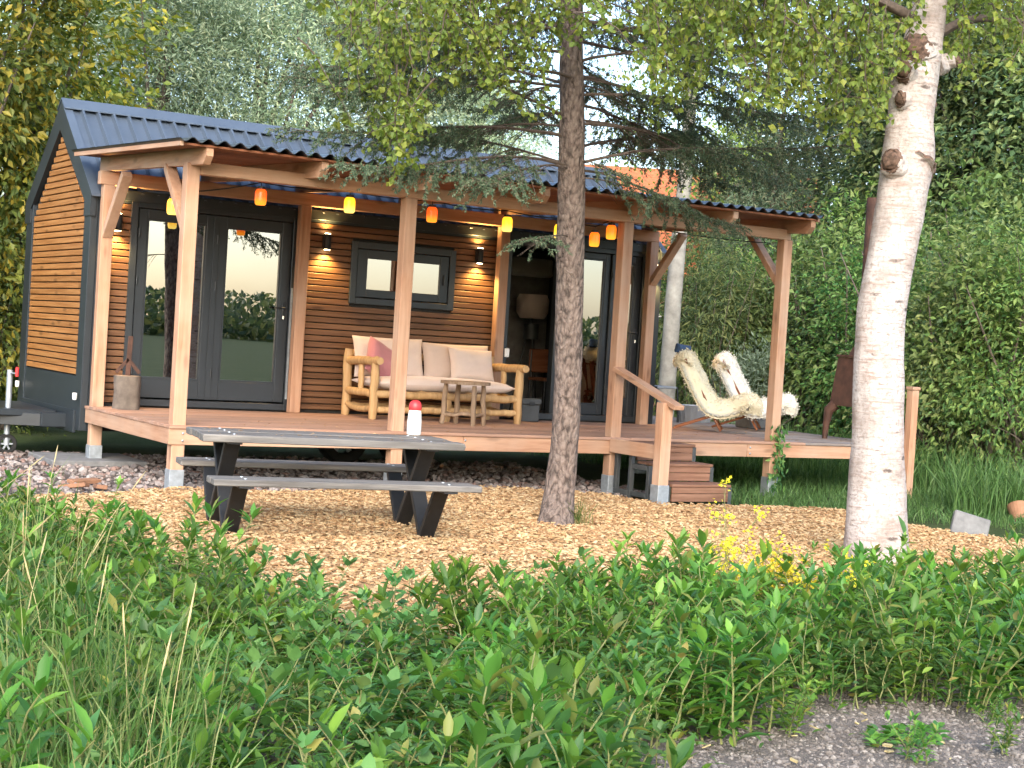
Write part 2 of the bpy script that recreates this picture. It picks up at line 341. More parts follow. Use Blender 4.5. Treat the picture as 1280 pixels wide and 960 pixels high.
M['lf_weed2'] = leafmat('broad_weed_leaf', [(0.064, 0.165, 0.043), (0.102, 0.226, 0.060), (0.153, 0.278, 0.085), (0.064, 0.165, 0.043), (0.102, 0.226, 0.060), (0.153, 0.278, 0.085), (0.064, 0.165, 0.043), (0.102, 0.226, 0.060), (0.153, 0.278, 0.085), (0.064, 0.165, 0.043), (0.102, 0.226, 0.060), (0.153, 0.278, 0.085), (0.064, 0.165, 0.043), (0.102, 0.226, 0.060), (0.153, 0.278, 0.085), (0.064, 0.165, 0.043), (0.102, 0.226, 0.060), (0.153, 0.278, 0.085), (0.300, 0.260, 0.070)], .38, .45)
M['stem'] = plain('weed_stem', (.16, .17, .06), .7, 0, .4, 20, 0)
M['grass'] = leafmat('grass_blade', [(.07, .13, .03), (.11, .18, .04), (.16, .22, .06), (.26, .25, .1)], .35)
M['grass_d'] = leafmat('grass_dark', [(0.056, 0.112, 0.031), (0.088, 0.163, 0.044), (0.125, 0.200, 0.062)], .3)
M['straw'] = plain('dry_straw', (.42, .34, .17), .8, 0, .25, 30, 0)
M['yellow'] = leafmat('yellow_flower', [(.6, .5, .03), (.7, .6, .05), (.55, .5, .06)], .4)
M['twig'] = plain('twig_bark', (.10, .075, .06), .9, 0, .35, 30, .2)
# ground
def groundmat(name, stops, s1, s2, b1=.5, dist=.02):
    m, nt, b = new_mat(name); tc = nd(nt, 'ShaderNodeTexCoord'); v = tc.outputs['Object']
    n1 = noise(nt, v, s1, 6); n2 = noise(nt, v, s2, 6, .7)
    nt.links.new(mixc(nt, .55, ramp(nt, n1, stops), ramp(nt, n2, stops)), b.inputs['Base Color']); b.inputs['Roughness'].default_value = .95; b.inputs['Specular IOR Level'].default_value = .1
    bump(nt, b, n2, b1, dist); return m
M['ground'] = groundmat('meadow_ground', [(.3, (.035, .05, .018)), (.5, (.05, .075, .025)), (.7, (.1, .1, .05))], 1.2, 18)
M['soil'] = groundmat('grey_soil', [(.3, (.11, .095, .084)), (.5, (.19, .166, .148)), (.72, (.28, .25, .225))], 2.2, 55, .8, .03)
M['chipbed'] = groundmat('chip_bed', [(.3, (.33, .2, .1)), (.5, (.44, .28, .14)), (.7, (.52, .35, .19))], 4, 60, .8, .02)
M['gravelbed'] = groundmat('gravel_bed', [(.3, (.06, .05, .045)), (.5, (.12, .1, .09)), (.7, (.18, .155, .14))], 4, 60, .8, .02)
def islandmat(name, cols, rough=.85):
    m, nt, b = new_mat(name); g = nd(nt, 'ShaderNodeNewGeometry')
    c = ramp(nt, g.outputs['Random Per Island'], [((i+.5)/len(cols), x) for i, x in enumerate(cols)])
    n = noise(nt, objcoord(nt, (1, 1, 1)), 90, 3); c = mixc(nt, ramp(nt, n, [(.4, (0, 0, 0)), (.7, (.35,)*3)]), c, [x*.6 for x in cols[0]])
    nt.links.new(c, b.inputs['Base Color']); b.inputs['Roughness'].default_value = rough; b.inputs['Specular IOR Level'].default_value = .2; return m
M['chips'] = islandmat('wood_chips', [(.38, .225, .11), (.5, .335, .17), (.6, .43, .235), (.66, .5, .3), (.46, .28, .135), (.3, .17, .085)])
M['stones'] = islandmat('gravel_stones', [(.2, .165, .15), (.3, .26, .24), (.4, .36, .34), (.25, .15, .12), (.16, .14, .135)])
M['clods'] = islandmat('soil_clods', [(.13, .113, .1), (.19, .167, .15), (.24, .215, .195), (.17, .15, .135), (.36, .33, .3), (.15, .13, .116), (.2, .176, .158)])

# ---------------------------------------------------------------- ground and beds
def sheet(name, poly, z, m, step=.12, amp=.012, seed=1, kind='structure'):
    """irregular patch of ground as a grid clipped to an outline"""
    poly = np.array(poly); x0, y0 = poly.min(0); x1, y1 = poly.max(0)
    xs = np.arange(x0, x1+step, step); ys = np.arange(y0, y1+step, step); X, Y = np.meshgrid(xs, ys)
    P = np.stack([X.ravel(), Y.ravel()], 1); Z = z+amp*(vnoise(P, 2.5, seed)+.6*vnoise(P, 9, seed+1))
    nx = len(xs); i = np.arange(len(ys)-1)[:, None]*nx+np.arange(nx-1)[None]; Q = np.stack([i, i+1, i+1+nx, i+nx], -1).reshape(-1, 4)
    cc = P[Q].mean(1)+.08*np.stack([vnoise(P[Q].mean(1), 6, 3), vnoise(P[Q].mean(1), 6, 4)], 1)
    Q = Q[inpoly(cc, poly)]; used = np.unique(Q); mp = np.zeros(len(P), int); mp[used] = np.arange(len(used))
    o = link(name, np_mesh(name, np.concatenate([P[used], Z[used, None]], 1), [mp[Q]], True), m); tag(o, kind=kind); return o
o = link('ground', np_mesh('ground', np.array([(-700, -700, -.05), (700, -700, -.05), (700, 700, -.05), (-700, 700, -.05)]), [np.array([(0, 1, 2, 3)])]), M['ground']); tag(o, kind='structure')
G2 = lambda *a: [tuple(gnd(u, v)[:2]) for u, v in a]
SOIL = [(-5, -13.5), (-3, -8.2), (1.5, -6.6), (5, -6.0), (7.5, -6.4), (9.5, -7.2), (12, -11), (6, -15), (-2, -15.8)]
CHIPS = G2((40, 622), (215, 612), (350, 616), (600, 610), (745, 618), (830, 632), (920, 634), (1060, 640), (1190, 668), (1400, 690), (1290, 725), (1100, 735), (960, 770), (640, 800), (500, 810), (300, 720), (60, 668), (20, 640))
GRAVEL = [(-3.5, -1.9), (-1.2, .8), (1.2, 1.0), (7.2, .6), (7.0, -2.9)]+G2((745, 618), (600, 610), (350, 616), (215, 612), (40, 626), (-80, 640))
sheet('soil_path', SOIL, -.027, M['soil'], .06, .018)
sheet('woodchip_bed', CHIPS, .005, M['chipbed'], .1, .012, 5)
sheet('gravel_bed', GRAVEL, -.015, M['gravelbed'], .12, .01, 9)
def bedz(P, amp, seed): return amp*(vnoise(P, 2.5, seed)+.6*vnoise(P, 9, seed+1))
def scatter(poly, n, g=rng):
    poly = np.array(poly); out = np.zeros((0, 2))
    while len(out) < n:
        P = g.uniform(poly.min(0), poly.max(0), (n*2, 2)); out = np.concatenate([out, P[inpoly(P, poly)]])
    return out[:n]
def chip_mesh(P, z, smin, smax, g):
    n = len(P); a = g.uniform(0, 6.28, n); d = np.stack([np.cos(a), np.sin(a), g.normal(0, .22, n)], 1); d = unit(d)
    up = unit(np.stack([g.normal(0, .25, n), g.normal(0, .25, n), np.ones(n)], 1)); s = unit(np.cross(d, up)); up = np.cross(s, d)
    L = g.uniform(smin, smax, n)[:, None]; W = L*g.uniform(.3, .6, n)[:, None]; T = g.uniform(.003, .008, n)[:, None]
    c = np.concatenate([P, (z+g.uniform(0, .022, n))[:, None]], 1)
    V = np.stack([c+sx*d*L/2*g.uniform(.7, 1, n)[:, None]+sy*s*W/2*g.uniform(.6, 1, n)[:, None]+sz*up*T for sz in (0, 1) for sx, sy in ((-1, -1), (1, -1), (1, 1), (-1, 1))], 1).reshape(-1, 3)
    b = np.arange(n)[:, None]*8
    return V, np.concatenate([b+x for x in ([4, 5, 6, 7], [0, 1, 5, 4], [1, 2, 6, 5], [2, 3, 7, 6], [3, 0, 4, 7])])
g = np.random.default_rng(21)
V, Q = chip_mesh(cp_ := scatter(CHIPS, 52000, g), .001+bedz(cp_, .012, 5), .02, .058, g)
tag(link('wood_chips', np_mesh('wood_chips', V, [Q]), M['chips']), 'loose pale wood chips covering the ground before the deck', 'wood chips', kind='stuff')
ICO = bmesh.new(); bmesh.ops.create_icosphere(ICO, subdivisions=1, radius=1); ICO.verts.index_update()
IV = np.array([tuple(v.co) for v in ICO.verts]); IF = np.array([[v.index for v in f.verts] for f in ICO.faces]); ICO.free()
def stone_mesh(P, z, r0, r1, g, pw=2):
    n = len(P); r = (r0+(r1-r0)*g.random(n)**pw)[:, None, None]
    k = IV[None]*(1+.22*g.normal(size=(n, len(IV), 1)))*g.uniform(.6, 1.2, (n, 1, 3))*np.array([1, 1, .7])
    V = (np.concatenate([P, (z+np.zeros(n))[:, None]], 1)[:, None]+k*r).reshape(-1, 3)
    return V, (np.arange(n)[:, None, None]*len(IV)+IF[None]).reshape(-1, 3)
gp0 = scatter(GRAVEL, 9000, g); V, F = stone_mesh(gp0, -.009+bedz(gp0, .01, 9), .012, .045, g)
tag(link('gravel', np_mesh('gravel', V, [F]), M['stones']), 'pinkish grey gravel stones lying under and beside the deck', 'gravel', kind='stuff')
SOILV = G2((700, 985), (1000, 850), (1300, 790), (1500, 800), (1500, 1100), (600, 1100))
sp_ = np.concatenate([scatter(SOILV, 34000, g), scatter(SOIL, 5000, g)]); V, F = stone_mesh(sp_, -.027+bedz(sp_, .018, 1), .0025, .016, g, 3.5)
tag(link('soil_clods', np_mesh('soil_clods', V, [F]), M['clods']), 'small grey clods and pebbles on the bare soil', 'soil clods', kind='stuff')
sp_ = scatter(SOILV, 110, g); V, Q = chip_mesh(sp_, -.023+bedz(sp_, .018, 1), .012, .05, g)
tag(link('straw_bits', np_mesh('straw_bits', V, [Q]), M['straw']), 'bits of dry straw and wood scattered on the bare soil', 'straw', kind='stuff')
# ---------------------------------------------------------------- tiny house
X0, X1, W, ZE, ZR, ZD = 1.75, 8.80, 2.5, 2.734, 3.722, .56
SL = (ZR-ZE)/(W/2)
house = thing('tiny_house', 'dark tiny house on a trailer with timber slat walls and blue-grey steel roof', 'house', (X0, W/2, 0))
Bx = lambda *a, c=0: MB().box(*a, c=c)
# walls (core)
front = MB()
for a in ((X0+.03, 2.14, .02, .14, .3, 2.7), (4.0, 4.62, .02, .14, .3, 2.7), (5.93, 6.6, .02, .14, .3, 2.7), (4.62, 5.93, .02, .14, .3, 1.78), (4.62, 5.93, .02, .14, 2.47, 2.7), (8.62, X1-.03, .02, .14, .3, 2.7), (2.14, 4.0, .02, .14, .3, .575), (6.6, 8.62, .02, .14, .3, .575)): front.box(*a)
wf = front.build('front_wall', M['core'], house)
MB().box(X0+.03, X1-.03, W-.12, W-.02, .3, 2.7).build('back_wall', M['inner'], house)
gp = [(.15, .3), (W-.13, .3), (W-.13, 2.72), (W/2, 3.6), (.15, 2.72)]
wg = MB().prism(gp, 0, X0+.02, X0+.1).build('gable_wall', M['core'], house)
MB().prism(gp, 0, X1-.1, X1-.02).build('gable_wall', M['core'], house)
MB().box(X0+.1, X1-.1, .14, W-.12, .45, .57).build('floor', M['innerfloor'], house)
MB().box(X0+.1, X1-.1, .14, W-.12, 2.74, 2.78).build('ceiling', M['inner'], house)
# gable slats
pit = .068
zz = .86
while zz < 3.52:
    z1 = zz+pit-.012; ya = .2; yb = W-.24
    if zz > 2.5:
        k = max(0, (zz-2.5)/SL); ya = .2+k*.93; yb = W-.24-k*.93
    if yb-ya > .1:
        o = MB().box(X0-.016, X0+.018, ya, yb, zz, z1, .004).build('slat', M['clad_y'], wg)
    zz += pit
# front slats between the doors
zz = .60
while zz < 2.69:
    z1 = zz+pit-.012
    spans = [(4.02, 6.58)] if (z1 < 1.79 or zz > 2.455) else [(4.02, 4.635), (5.915, 6.58)]
    for a, c_ in spans: MB().box(a, c_, -.018, .016, zz, z1, .004).build('slat', M['clad_x_shaded'], wf)
    for a, c_ in ((X0+.1, 2.2),): MB().box(a, c_, -.018, .016, zz, z1, .004).build('slat', M['clad_x_shaded'], wf)
    zz += pit
# trims
for y0, y1 in ((-.03, .19), (W-.23, W+.03)):
    MB().box(X0-.03, X0+.05, y0, y1, .3, ZE-.04, .006).build('corner_trim', M['anth'], house)
MB().box(X0+.052, X0+.14, -.032, .02, .3, ZE-.04, .004).build('corner_trim', M['anth'], house)
MB().box(X1-.1, X1+.03, -.032, .2, .3, ZE-.04, .006).build('corner_trim', M['anth'], house)
for xg in (X0-.045, X1-.01):
    for s in (0, 1):
        f = lambda y: y if s == 0 else W-y
        MB().prism([(f(-.06), ZE-.26), (f(-.06), ZE-.03), (f(W/2), ZR+.02), (f(W/2), ZR-.28), (f(.17), ZE-.1), (f(.17), ZE-.26)][::1], 0, xg, xg+.055).build('verge_trim', M['anth'], house)
MB().box(X0-.02, X0+.019, .185, W-.225, .3, .845, .004).build('skirt_panel', M['anth'], house)
sk = MB().box(X0-.05, X0-.018, .12, W-.15, .27, .5, .006).build('skirt_plate', M['anth'], house)
for i in range(7): MB().box(X0-.0535, X0-.047, .5+i*.22, .56+i*.22, .33, .43).build('vent_slot', M['core'], sk)
for y in (-.06, W-.2): MB().lathe([(.0, -.05), (.02, -.05), (.025, -.02), (.025, .02), (.0, .02)], 10, (X0-.07, y+.1, .66)).build('marker_light', M['white_p'], house, True)
# roof: sheets with trapezoid ribs on both slopes
def rib_sheet(xa, xb, pitch, h, y0, z0, y1, z1, th=.004, top=.022, flank=.014):
    prof = []; x = xa
    while x < xb-1e-6:
        prof += [(x, 0), (min(x+pitch-top-2*flank, xb), 0), (min(x+pitch-top-flank, xb), h), (min(x+pitch-flank, xb), h)]; x += pitch
    prof.append((xb, 0)); prof = np.array(prof); n = len(prof)
    nz = np.array([0, -(z1-z0), (y1-y0)]); nz = nz/np.linalg.norm(nz)*(1 if nz[2] > 0 else -1)
    rows = []
    for t in (0, -th):
        for y, z in ((y0, z0), (y1, z1)): rows.append(np.stack([prof[:, 0], y+nz[1]*(prof[:, 1]+t), z+nz[2]*(prof[:, 1]+t)], 1))
    j = np.arange(n-1); F = [np.stack([j, j+1, j+1+n, j+n], 1), np.stack([j+2*n, j+3*n, j+3*n+1, j+2*n+1], 1), np.stack([j, j+2*n, j+2*n+1, j+1], 1), np.stack([j+n, j+n+1, j+3*n+1, j+3*n], 1)]
    return MB().add(np.concatenate(rows), F)
roof = MB().prism([(-.02, ZE-.035), (W/2, ZR-.02), (W+.02, ZE-.035), (W+.02, ZE-.1), (W/2, ZR-.1), (-.02, ZE-.1)], 0, X0+.012, X1-.012).build('roof', M['anth'], house)
nsh = 7; wd = (X1-X0-.02)/nsh
for i in range(nsh):
    a = X0+.01+i*wd
    rib_sheet(a, a+wd, wd/6, .045, -.035, ZE-.028, W/2, ZR).build('roof_sheet', M['roof'], roof)
    rib_sheet(a, a+wd, wd/6, .045, W+.035, ZE-.028, W/2, ZR).build('roof_sheet', M['roof'], roof)
MB().prism([(W/2-.15, ZR-.055), (W/2, ZR+.062), (W/2+.15, ZR-.055), (W/2+.15, ZR-.065), (W/2, ZR+.05), (W/2-.15, ZR-.065)], 0, X0-.05, X1+.05).build('ridge_cap', M['roof'], roof)
for xg in (X0-.045, X1-.04): MB().prism([(-.1, ZE-.05), (W/2, ZR+.03), (W/2, ZR+.015), (-.1, ZE-.065)], 0, xg, xg+.09).build('verge_flashing', M['roof'], roof)
MB().box(X0+.06, X1-.06, -.055, -.043, ZE-.075, ZE+.03, .003).build('eave_glint_cover', M['anth'], roof)  # added dark strip, hides lamp glints on the rib ends
# windows and doors
def leaf_door(x0, x1, z0, z1, y, handle=None, stile=.1, bot=.2, hinge=None, par=None, name='door'):
    d = MB().box(x0, x0+stile, y, y+.06, z0, z1, .005).box(x1-stile, x1, y, y+.06, z0, z1, .005).box(x0+stile, x1-stile, y+.001, y+.059, z0, z0+bot, .005).box(x0+stile, x1-stile, y+.001, y+.059, z1-stile, z1, .005)
    d.box(x0+stile, x0+stile+.018, y+.008, y+.05, z0+bot, z1-stile).box(x1-stile-.018, x1-stile, y+.008, y+.05, z0+bot, z1-stile).box(x0+stile+.018, x1-stile-.018, y+.009, y+.05, z0+bot, z0+bot+.018).box(x0+stile+.018, x1-stile-.018, y+.009, y+.05, z1-stile-.018, z1-stile)
    d = d.build(name, M['door'], par or house)
    MB().box(x0+stile+.01, x1-stile-.01, y+.026, y+.032, z0+bot+.01, z1-stile-.01).build('pane', M['glass'], d)
    if handle:
        hx = x1-stile/2 if handle > 0 else x0+stile/2; zh = z0+1.02
        MB().box(hx-.016, hx+.016, y-.008, y+.001, zh-.13, zh+.05, .003).tube([(hx, y-.004, zh), (hx, y-.05, zh), (hx-.03*handle, y-.055, zh), (hx-.12*handle, y-.055, zh)], .009, 8).build('handle', M['door'], d, True)
        MB().lathe([(0, 0), (.014, 0), (.014, .035), (0, .035)], 8, (hx, y-.012, zh-.12)).build('lock_cylinder', M['chrome'], d)
    if hinge:
        hx = x0+.012 if hinge < 0 else x1-.012
        for zh in (z0+.28, z0+1.2, z1-.25): MB().tube([(hx, y-.01, zh-.045), (hx, y-.01, zh+.045)], .011, 8).build('hinge', M['door'], d, True)
    return d
def jamb(x0, x1, z0, z1, t=.075, sill=True, nm='door_frame', y=-.03):
    m = MB().box(x0, x0+t, y, .13, z0, z1, .005).box(x1-t, x1, y, .13, z0, z1, .005).box(x0+t, x1-t, y+.002, .128, z1-t, z1, .004)
    if sill: m.box(x0+t, x1-t, y+.002, .128, z0, z0+.07, .004)
    return m.build(nm, M['door'], house)
jamb(2.14, 4.0, .575, 2.68)
leaf_door(2.225, 3.06, .66, 2.6, .0, None, .1, hinge=-1)
leaf_door(3.07, 3.92, .66, 2.6, -.005, 1, .11, hinge=-1)
MB().box(3.035, 3.095, -.014, -.004, .66, 2.6, .002).build('astragal', M['door'], house)
MB().box(3.93, 3.95, -.045, -.03, .7, 1.9).build('door_stay', M['galv'], house)
# small window
jamb(4.62, 5.93, 1.78, 2.47, .075, True, 'window_frame', -.04)
ws = MB()
for a in ((4.70, 4.83, -.02, .05, 1.86, 2.39), (5.74, 5.85, -.02, .05, 1.86, 2.39), (4.83, 5.74, -.019, .049, 1.86, 1.95), (4.83, 5.74, -.019, .049, 2.29, 2.39)): ws.box(*a, c=.006)
ws = ws.build('window', M['door'], house)
MB().box(4.82, 5.75, .0, .006, 1.94, 2.3).build('pane', M['glass'], ws)
MB().box(5.78, 5.81, -.05, -.02, 2.06, 2.18, .004).build('handle', M['door'], ws)
# glazed unit on the right: an open first bay, the slid leaf behind the second
jamb(6.6, 8.62, .575, 2.68)
MB().box(7.33, 7.41, -.005, .1, .645, 2.605, .004).build('mullion', M['door'], house)
leaf_door(7.42, 8.1, .65, 2.6, .03, None, .07, .12)
leaf_door(8.105, 8.54, .65, 2.6, -.005, 1, .09, .2, hinge=-1)
# dim interior
MB().box(7.85, 8.6, 2.12, 2.379, 2.36, 2.6, .02).box(7.87, 8.58, 2.1, 2.125, 2.38, 2.42, .004).build('air_conditioner', M['white_p'], house)
# trailer under the house
tr_ = MB()
for y in (.45, 2.05): tr_.box(X0-.3, X1-.1, y-.05, y+.05, .3, .45, .01)
for x in np.arange(2.2, 8.7, 1.1): tr_.box(x-.03, x+.03, .3, 2.2, .31, .44)
tr_.build('trailer_chassis', M['anth'], house)
for s in (.45, 2.05): MB().beam((X0-.2, s, .37), (X0-2.2, 1.25+(s-1.25)*.08, .37), .09, .13).build('drawbar', M['anth'], house)
MB().box(X0-.95, X0-.12, .5, 2.0, .4, .47, .01).build('drawbar_plate', M['anth'], house)
MB().box(X0-2.35, X0-1.95, 1.19, 1.31, .38, .47, .01).build('coupling', M['anth'], house)
jw = MB().tube([(1.19, .72, .08), (1.19, .72, .86)], .03, 10).tube([(1.19, .72, .8), (1.19, .68, .83), (1.22, .55, .83)], .008, 6).build('jockey_leg', M['galv'], house, True)
MB().lathe([(0, 0), (.018, 0), (.02, .09), (0, .1)], 10, (1.22, .55, .8)).build('crank_knob', M['red_p'], jw, True)
def wheel(x, y, r, wd, par, spokes=True):
    a = MB(); prof = [(r*.62, -wd/2), (r*.93, -wd/2), (r, -wd*.3), (r, wd*.3), (r*.93, wd/2), (r*.62, wd/2), (r*.62, -wd/2)]; n = 28
    an = np.linspace(0, 2*np.pi, n, endpoint=False); pr_ = np.array(prof)
    V = np.stack([x+pr_[:, :1]*np.cos(an), y+pr_[:, 1:]+0*an, r-.01+pr_[:, :1]*np.sin(an)], -1).reshape(-1, 3)
    i = np.arange(len(pr_)-1)[:, None]*n; j = np.arange(n)[None]; j2 = (j+1) % n
    t = a.add(V, [np.stack([i+j, i+j2, i+n+j2, i+n+j], -1).reshape(-1, 4)]).build('tyre', M['tyre'], par, True)
    h = MB().tube([(x, y-wd*.3, r-.01), (x, y+wd*.3, r-.01)], r*.16, 12)
    for k in range(6):
        q = k*math.pi/3; h.beam((x, y, r-.01), (x+r*.63*math.cos(q), y, r-.01+r*.63*math.sin(q)), wd*.3, r*.12, (0, 1, 0) , 0)
    h.build('rim', M['galv'], t)
wheel(1.19, .72, .105, .06, house)
for x in (4.75, 5.5): wheel(x, .2, .3, .18, house)

# wall lamps
def wall_lamp(x, label):
    t = thing('wall_lamp', label, 'lamp', (x, -.02, 2.43), 0, None)
    MB().box(x-.03, x+.03, -.045, -.018, 2.37, 2.49, .004).build('bracket', M['black'], t)
    MB().lathe([(.036, -.085), (.04, -.08), (.04, .08), (.036, .085), (.032, .085), (.032, -.085)], 16, (x, -.085, 2.43)).build('housing', M['black'], t, True)
    for s in (-1, 1):
        MB().lathe([(0, s*.082), (.031, s*.082), (.031, s*.09), (0, s*.09)], 16, (x, -.085, 2.43)).build('lens', M['lens'], t)
        l = bpy.data.lights.new('lamp_light', 'SPOT'); l.energy = 22 if s < 0 else 13; l.spot_size = R_(130); l.spot_blend = .8; l.color = (1, .62, .2); l.shadow_soft_size = .03
        lo = bpy.data.objects.new('lamp_light', l); COL.objects.link(lo); lo.parent = t; lo.location = (0, -.065, s*.1); lo.rotation_euler = (0 if s < 0 else math.pi, 0, 0)
M['lens'] = emis('lamp_lens', (1, .8, .45), 12)
wall_lamp(1.99, 'black up-and-down wall lamp beside the chopped log, at the wall corner post')
wall_lamp(4.3, 'black up-and-down wall lamp between the double door and the small window')
wall_lamp(6.21, 'black up-and-down wall lamp on slats above the right arm of the sofa')
wall_lamp(8.71, 'black up-and-down wall lamp at the far end of the glazed sliding doors')

# ---------------------------------------------------------------- deck and canopy
XP = [1.86, 4.0, 6.49, 8.6]; YF = -2.58; YB = -.12; XR = 10.6; YK = 2.1
deck = thing('deck', 'reddish brown timber deck on posts along the front of the tiny house', 'deck', (5.5, -1.3, 0))
nb = 18; bw = (2.66-.03)/nb
DM = {}
for i in range(nb):
    y0 = -2.675+i*bw
    joints = [1.76, 1.76+random.choice([2.2, 3.1, 4.0])+random.random()*.3, 6.3+random.random(), 8.8+random.random()*.3, XR]
    for a, c_ in zip(joints, joints[1:]): MB().box(a+.0015, c_-.0015, y0+.003, y0+bw-.003, ZD-.028, ZD+random.uniform(-.0015, .0015), .003).build('deck_board', M['deck'] if a < 8.5 else M['deck_grey'], deck)
for i in range(13):
    y0 = .0+i*.16
    MB().box(8.86, XR, y0+.003, y0+.157, ZD-.028, ZD+random.uniform(-.002, .002), .003).build('deck_board', M['deck_grey'], deck)
zf0, zf1 = ZD-.17, ZD-.03
MB().box(1.765, 4.7, -2.655, -2.615, zf0, zf1, .004).build('fascia_board', M['post_x'], deck)
MB().box(4.704, 8.2, -2.655, -2.615, zf0, zf1, .004).build('fascia_board', M['post_x'], deck)
MB().box(8.204, XR, -2.655, -2.615, zf0, zf1, .004).build('fascia_board', M['post_x'], deck)
MB().box(1.77, 1.81, -2.612, -.05, zf0, zf1, .004).build('fascia_board', M['post_y'], deck)
MB().box(XR-.045, XR-.005, -2.612, YK, zf0, zf1, .004).build('fascia_board', M['post_y'], deck)
for x in np.arange(2.3, 10.5, .6): MB().box(x-.022, x+.022, -2.6, -.03 if x < 8.8 else YK, zf0, zf1).build('joist', M['post_y'], deck)
for x in XP[:1]+[4.69, 8.21]:
    for dz in (.035, .1): MB().lathe([(0, 0), (.011, 0), (.011, .004), (0, .006)], 8, (0, 0, 0)).build('bolt', M['chrome'], deck).location = np.array((x+.03, -2.658, zf0+dz))-np.array(deck.location)
for o in deck.children:
    if o.name.startswith('bolt'): o.rotation_euler = (R_(90), 0, 0)

canopy = thing('porch_canopy', 'timber porch canopy with posts, beams and a black corrugated roof sheet', 'canopy', (5.2, -1.5, 0))
def shoe(x, y, par, h=.17):
    MB().box(x-.066, x+.066, y-.066, y+.066, -.04, h, .004).build('post_shoe', M['galv'], par)
for i, x in enumerate(XP):
    p = MB().box(x-.06, x+.06, YF-.06, YF+.06, .16, 2.757 if i else 2.85, .006).build('post', M['post_z'], canopy); shoe(x, YF, p)
    p = MB().box(x-.06, x+.06, YB-.05, YB+.05, .16 if i in (0, 3) else ZD+.002, 2.79, .006).build('post', M['post_z'], canopy)
    if i in (0, 3): shoe(x, YB, p)
MB().box(XP[0]+.062, 5.2, YF-.06, YF+.055, 2.757, 2.87, .006).build('front_beam', M['post_x'], canopy)
MB().box(5.203, XP[-1]+.03, YF-.06, YF+.055, 2.757, 2.87, .006).build('front_beam', M['post_x'], canopy)
MB().box(XP[0]-.1, 5.3, YB-.05, YB+.045, 2.79, 2.925, .006).build('back_beam', M['post_x'], canopy)
MB().box(5.303, XP[-1]+.06, YB-.05, YB+.045, 2.79, 2.925, .006).build('back_beam', M['post_x'], canopy)
zr0 = lambda y: 2.815+(y+3.0)*.04          # rafter underside
XRF = [1.86, 2.93, 4.0, 5.25, 6.49, 7.55, 8.6]
for x in XRF:
    ys = [(-3.02, zr0(-3.02)+.14), (-3.02, zr0(-3.02)+.07), (-2.95, zr0(-2.95)), (.1, zr0(.1)), (.1, zr0(.1)+.14)]
    MB().prism(ys, 0, x-.032, x+.032).build('rafter', M['post_y'], canopy)
nsb = 16
for i in range(nsb):
    y0 = -3.04+i*3.24/nsb; y1 = y0+3.24/nsb-.004
    zt = lambda y: zr0(y)+.142
    MB().prism([(y0, zt(y0)), (y1, zt(y1)), (y1, zt(y1)+.018), (y0, zt(y0)+.018)], 0, 1.62, 8.628).build('roof_board', M['soffit'], canopy)
# rake boards and corrugated sheets
for x in (1.585, 8.632): MB().prism([(-3.05, zr0(-3.05)+.13), (.2, zr0(.2)+.13), (.2, zr0(.2)+.168), (-3.05, zr0(-3.05)+.168)], 0, x, x+.03).build('rake_board', M['post_y'], canopy)
def wave_sheet(xa, xb, pitch, amp, y0, y1, zf, th=.006):
    n = int((xb-xa)/pitch*12); xs = np.linspace(xa, xb, n); h = amp*np.cos(2*np.pi*xs/pitch)
    rows = [np.stack([xs, np.full(n, y), zf(y)+h+t], 1) for t in (0, -th) for y in (y0, y1)]
    j = np.arange(n-1); F = [np.stack([j, j+1, j+1+n, j+n], 1), np.stack([j+2*n, j+3*n, j+3*n+1, j+2*n+1], 1), np.stack([j, j+2*n, j+2*n+1, j+1], 1), np.stack([j+n, j+n+1, j+3*n+1, j+3*n], 1)]
    return MB().add(np.concatenate(rows), F)
for i in range(8):
    a = 1.57+i*.9; wave_sheet(a, min(a+.9, 8.66), .14, .019, -3.1, .25, lambda y: zr0(y)+.19).build('roof_sheet', M['corr'], canopy, True)
br = lambda p, q: MB().beam(p, q, .07, .1, (1, 0, 0)).build('brace', M['post_z'], canopy)
for x in (XP[0], XP[-1]):
    br((x, YF+.04, 2.28), (x, YF+.6, 2.86)); br((x, YB-.03, 2.28), (x, YB-.6, 2.87))

# handrail and steps
rail = thing('stair_handrail', 'short timber handrail with its own post beside the deck steps', 'handrail', (6.42, -3.1, 0))
hp = MB().box(6.36, 6.48, -3.6, -3.48, .16, .97, .006).build('post', M['post_z'], rail); shoe(6.42, -3.54, hp)
MB().beam((6.45, -2.645, 1.26), (6.46, -3.72, .93), .12, .045, (0, 0, 1)).build('rail', M['post_y'], rail)
MB().box(6.40, 6.445, -3.478, -2.662, ZD-.15, ZD-.01, .004).build('side_board', M['post_y'], rail)
st = thing('deck_steps', 'dark brown three-step stair with grey side frame leading up to the deck', 'steps', (6.85, -3.1, 0))
xs0, xs1 = 6.53, 7.26
for k in range(3):
    zt = .53-.175*k; yb_ = -2.665-k*.31
    for a, bb in ((.0, .15), (.155, .3)): MB().box(xs0, xs1, yb_-.31+a, yb_-.31+bb, zt-.028, zt, .004).build('tread', M['step'], st)
    for a, bb in ((.03, .088), (.092, .17)):
        if zt-bb > -.01: MB().box(xs0+.01, xs1-.01, yb_-.3, yb_-.275, zt-bb, zt-a, .003).build('riser', M['step'], st)
for x in (xs0-.06, xs1-.03):
    fr_ = MB()
    for k in range(3):
        zt = .5-.175*k; y1 = -2.67-k*.31; y0 = y1-.30
        fr_.box(x, x+.045, y0, y0+.05, -.04, zt, .004).box(x, x+.045, y0+.052, y1-.002, zt-.05, zt-.001, .004).box(x, x+.045, y0+.052, y1-.002, .001, .05, .004)
    fr_.box(x, x+.045, -2.718, -2.671, .05, .45, .003)
    fr_.build('stringer', M['dgrey'], st)
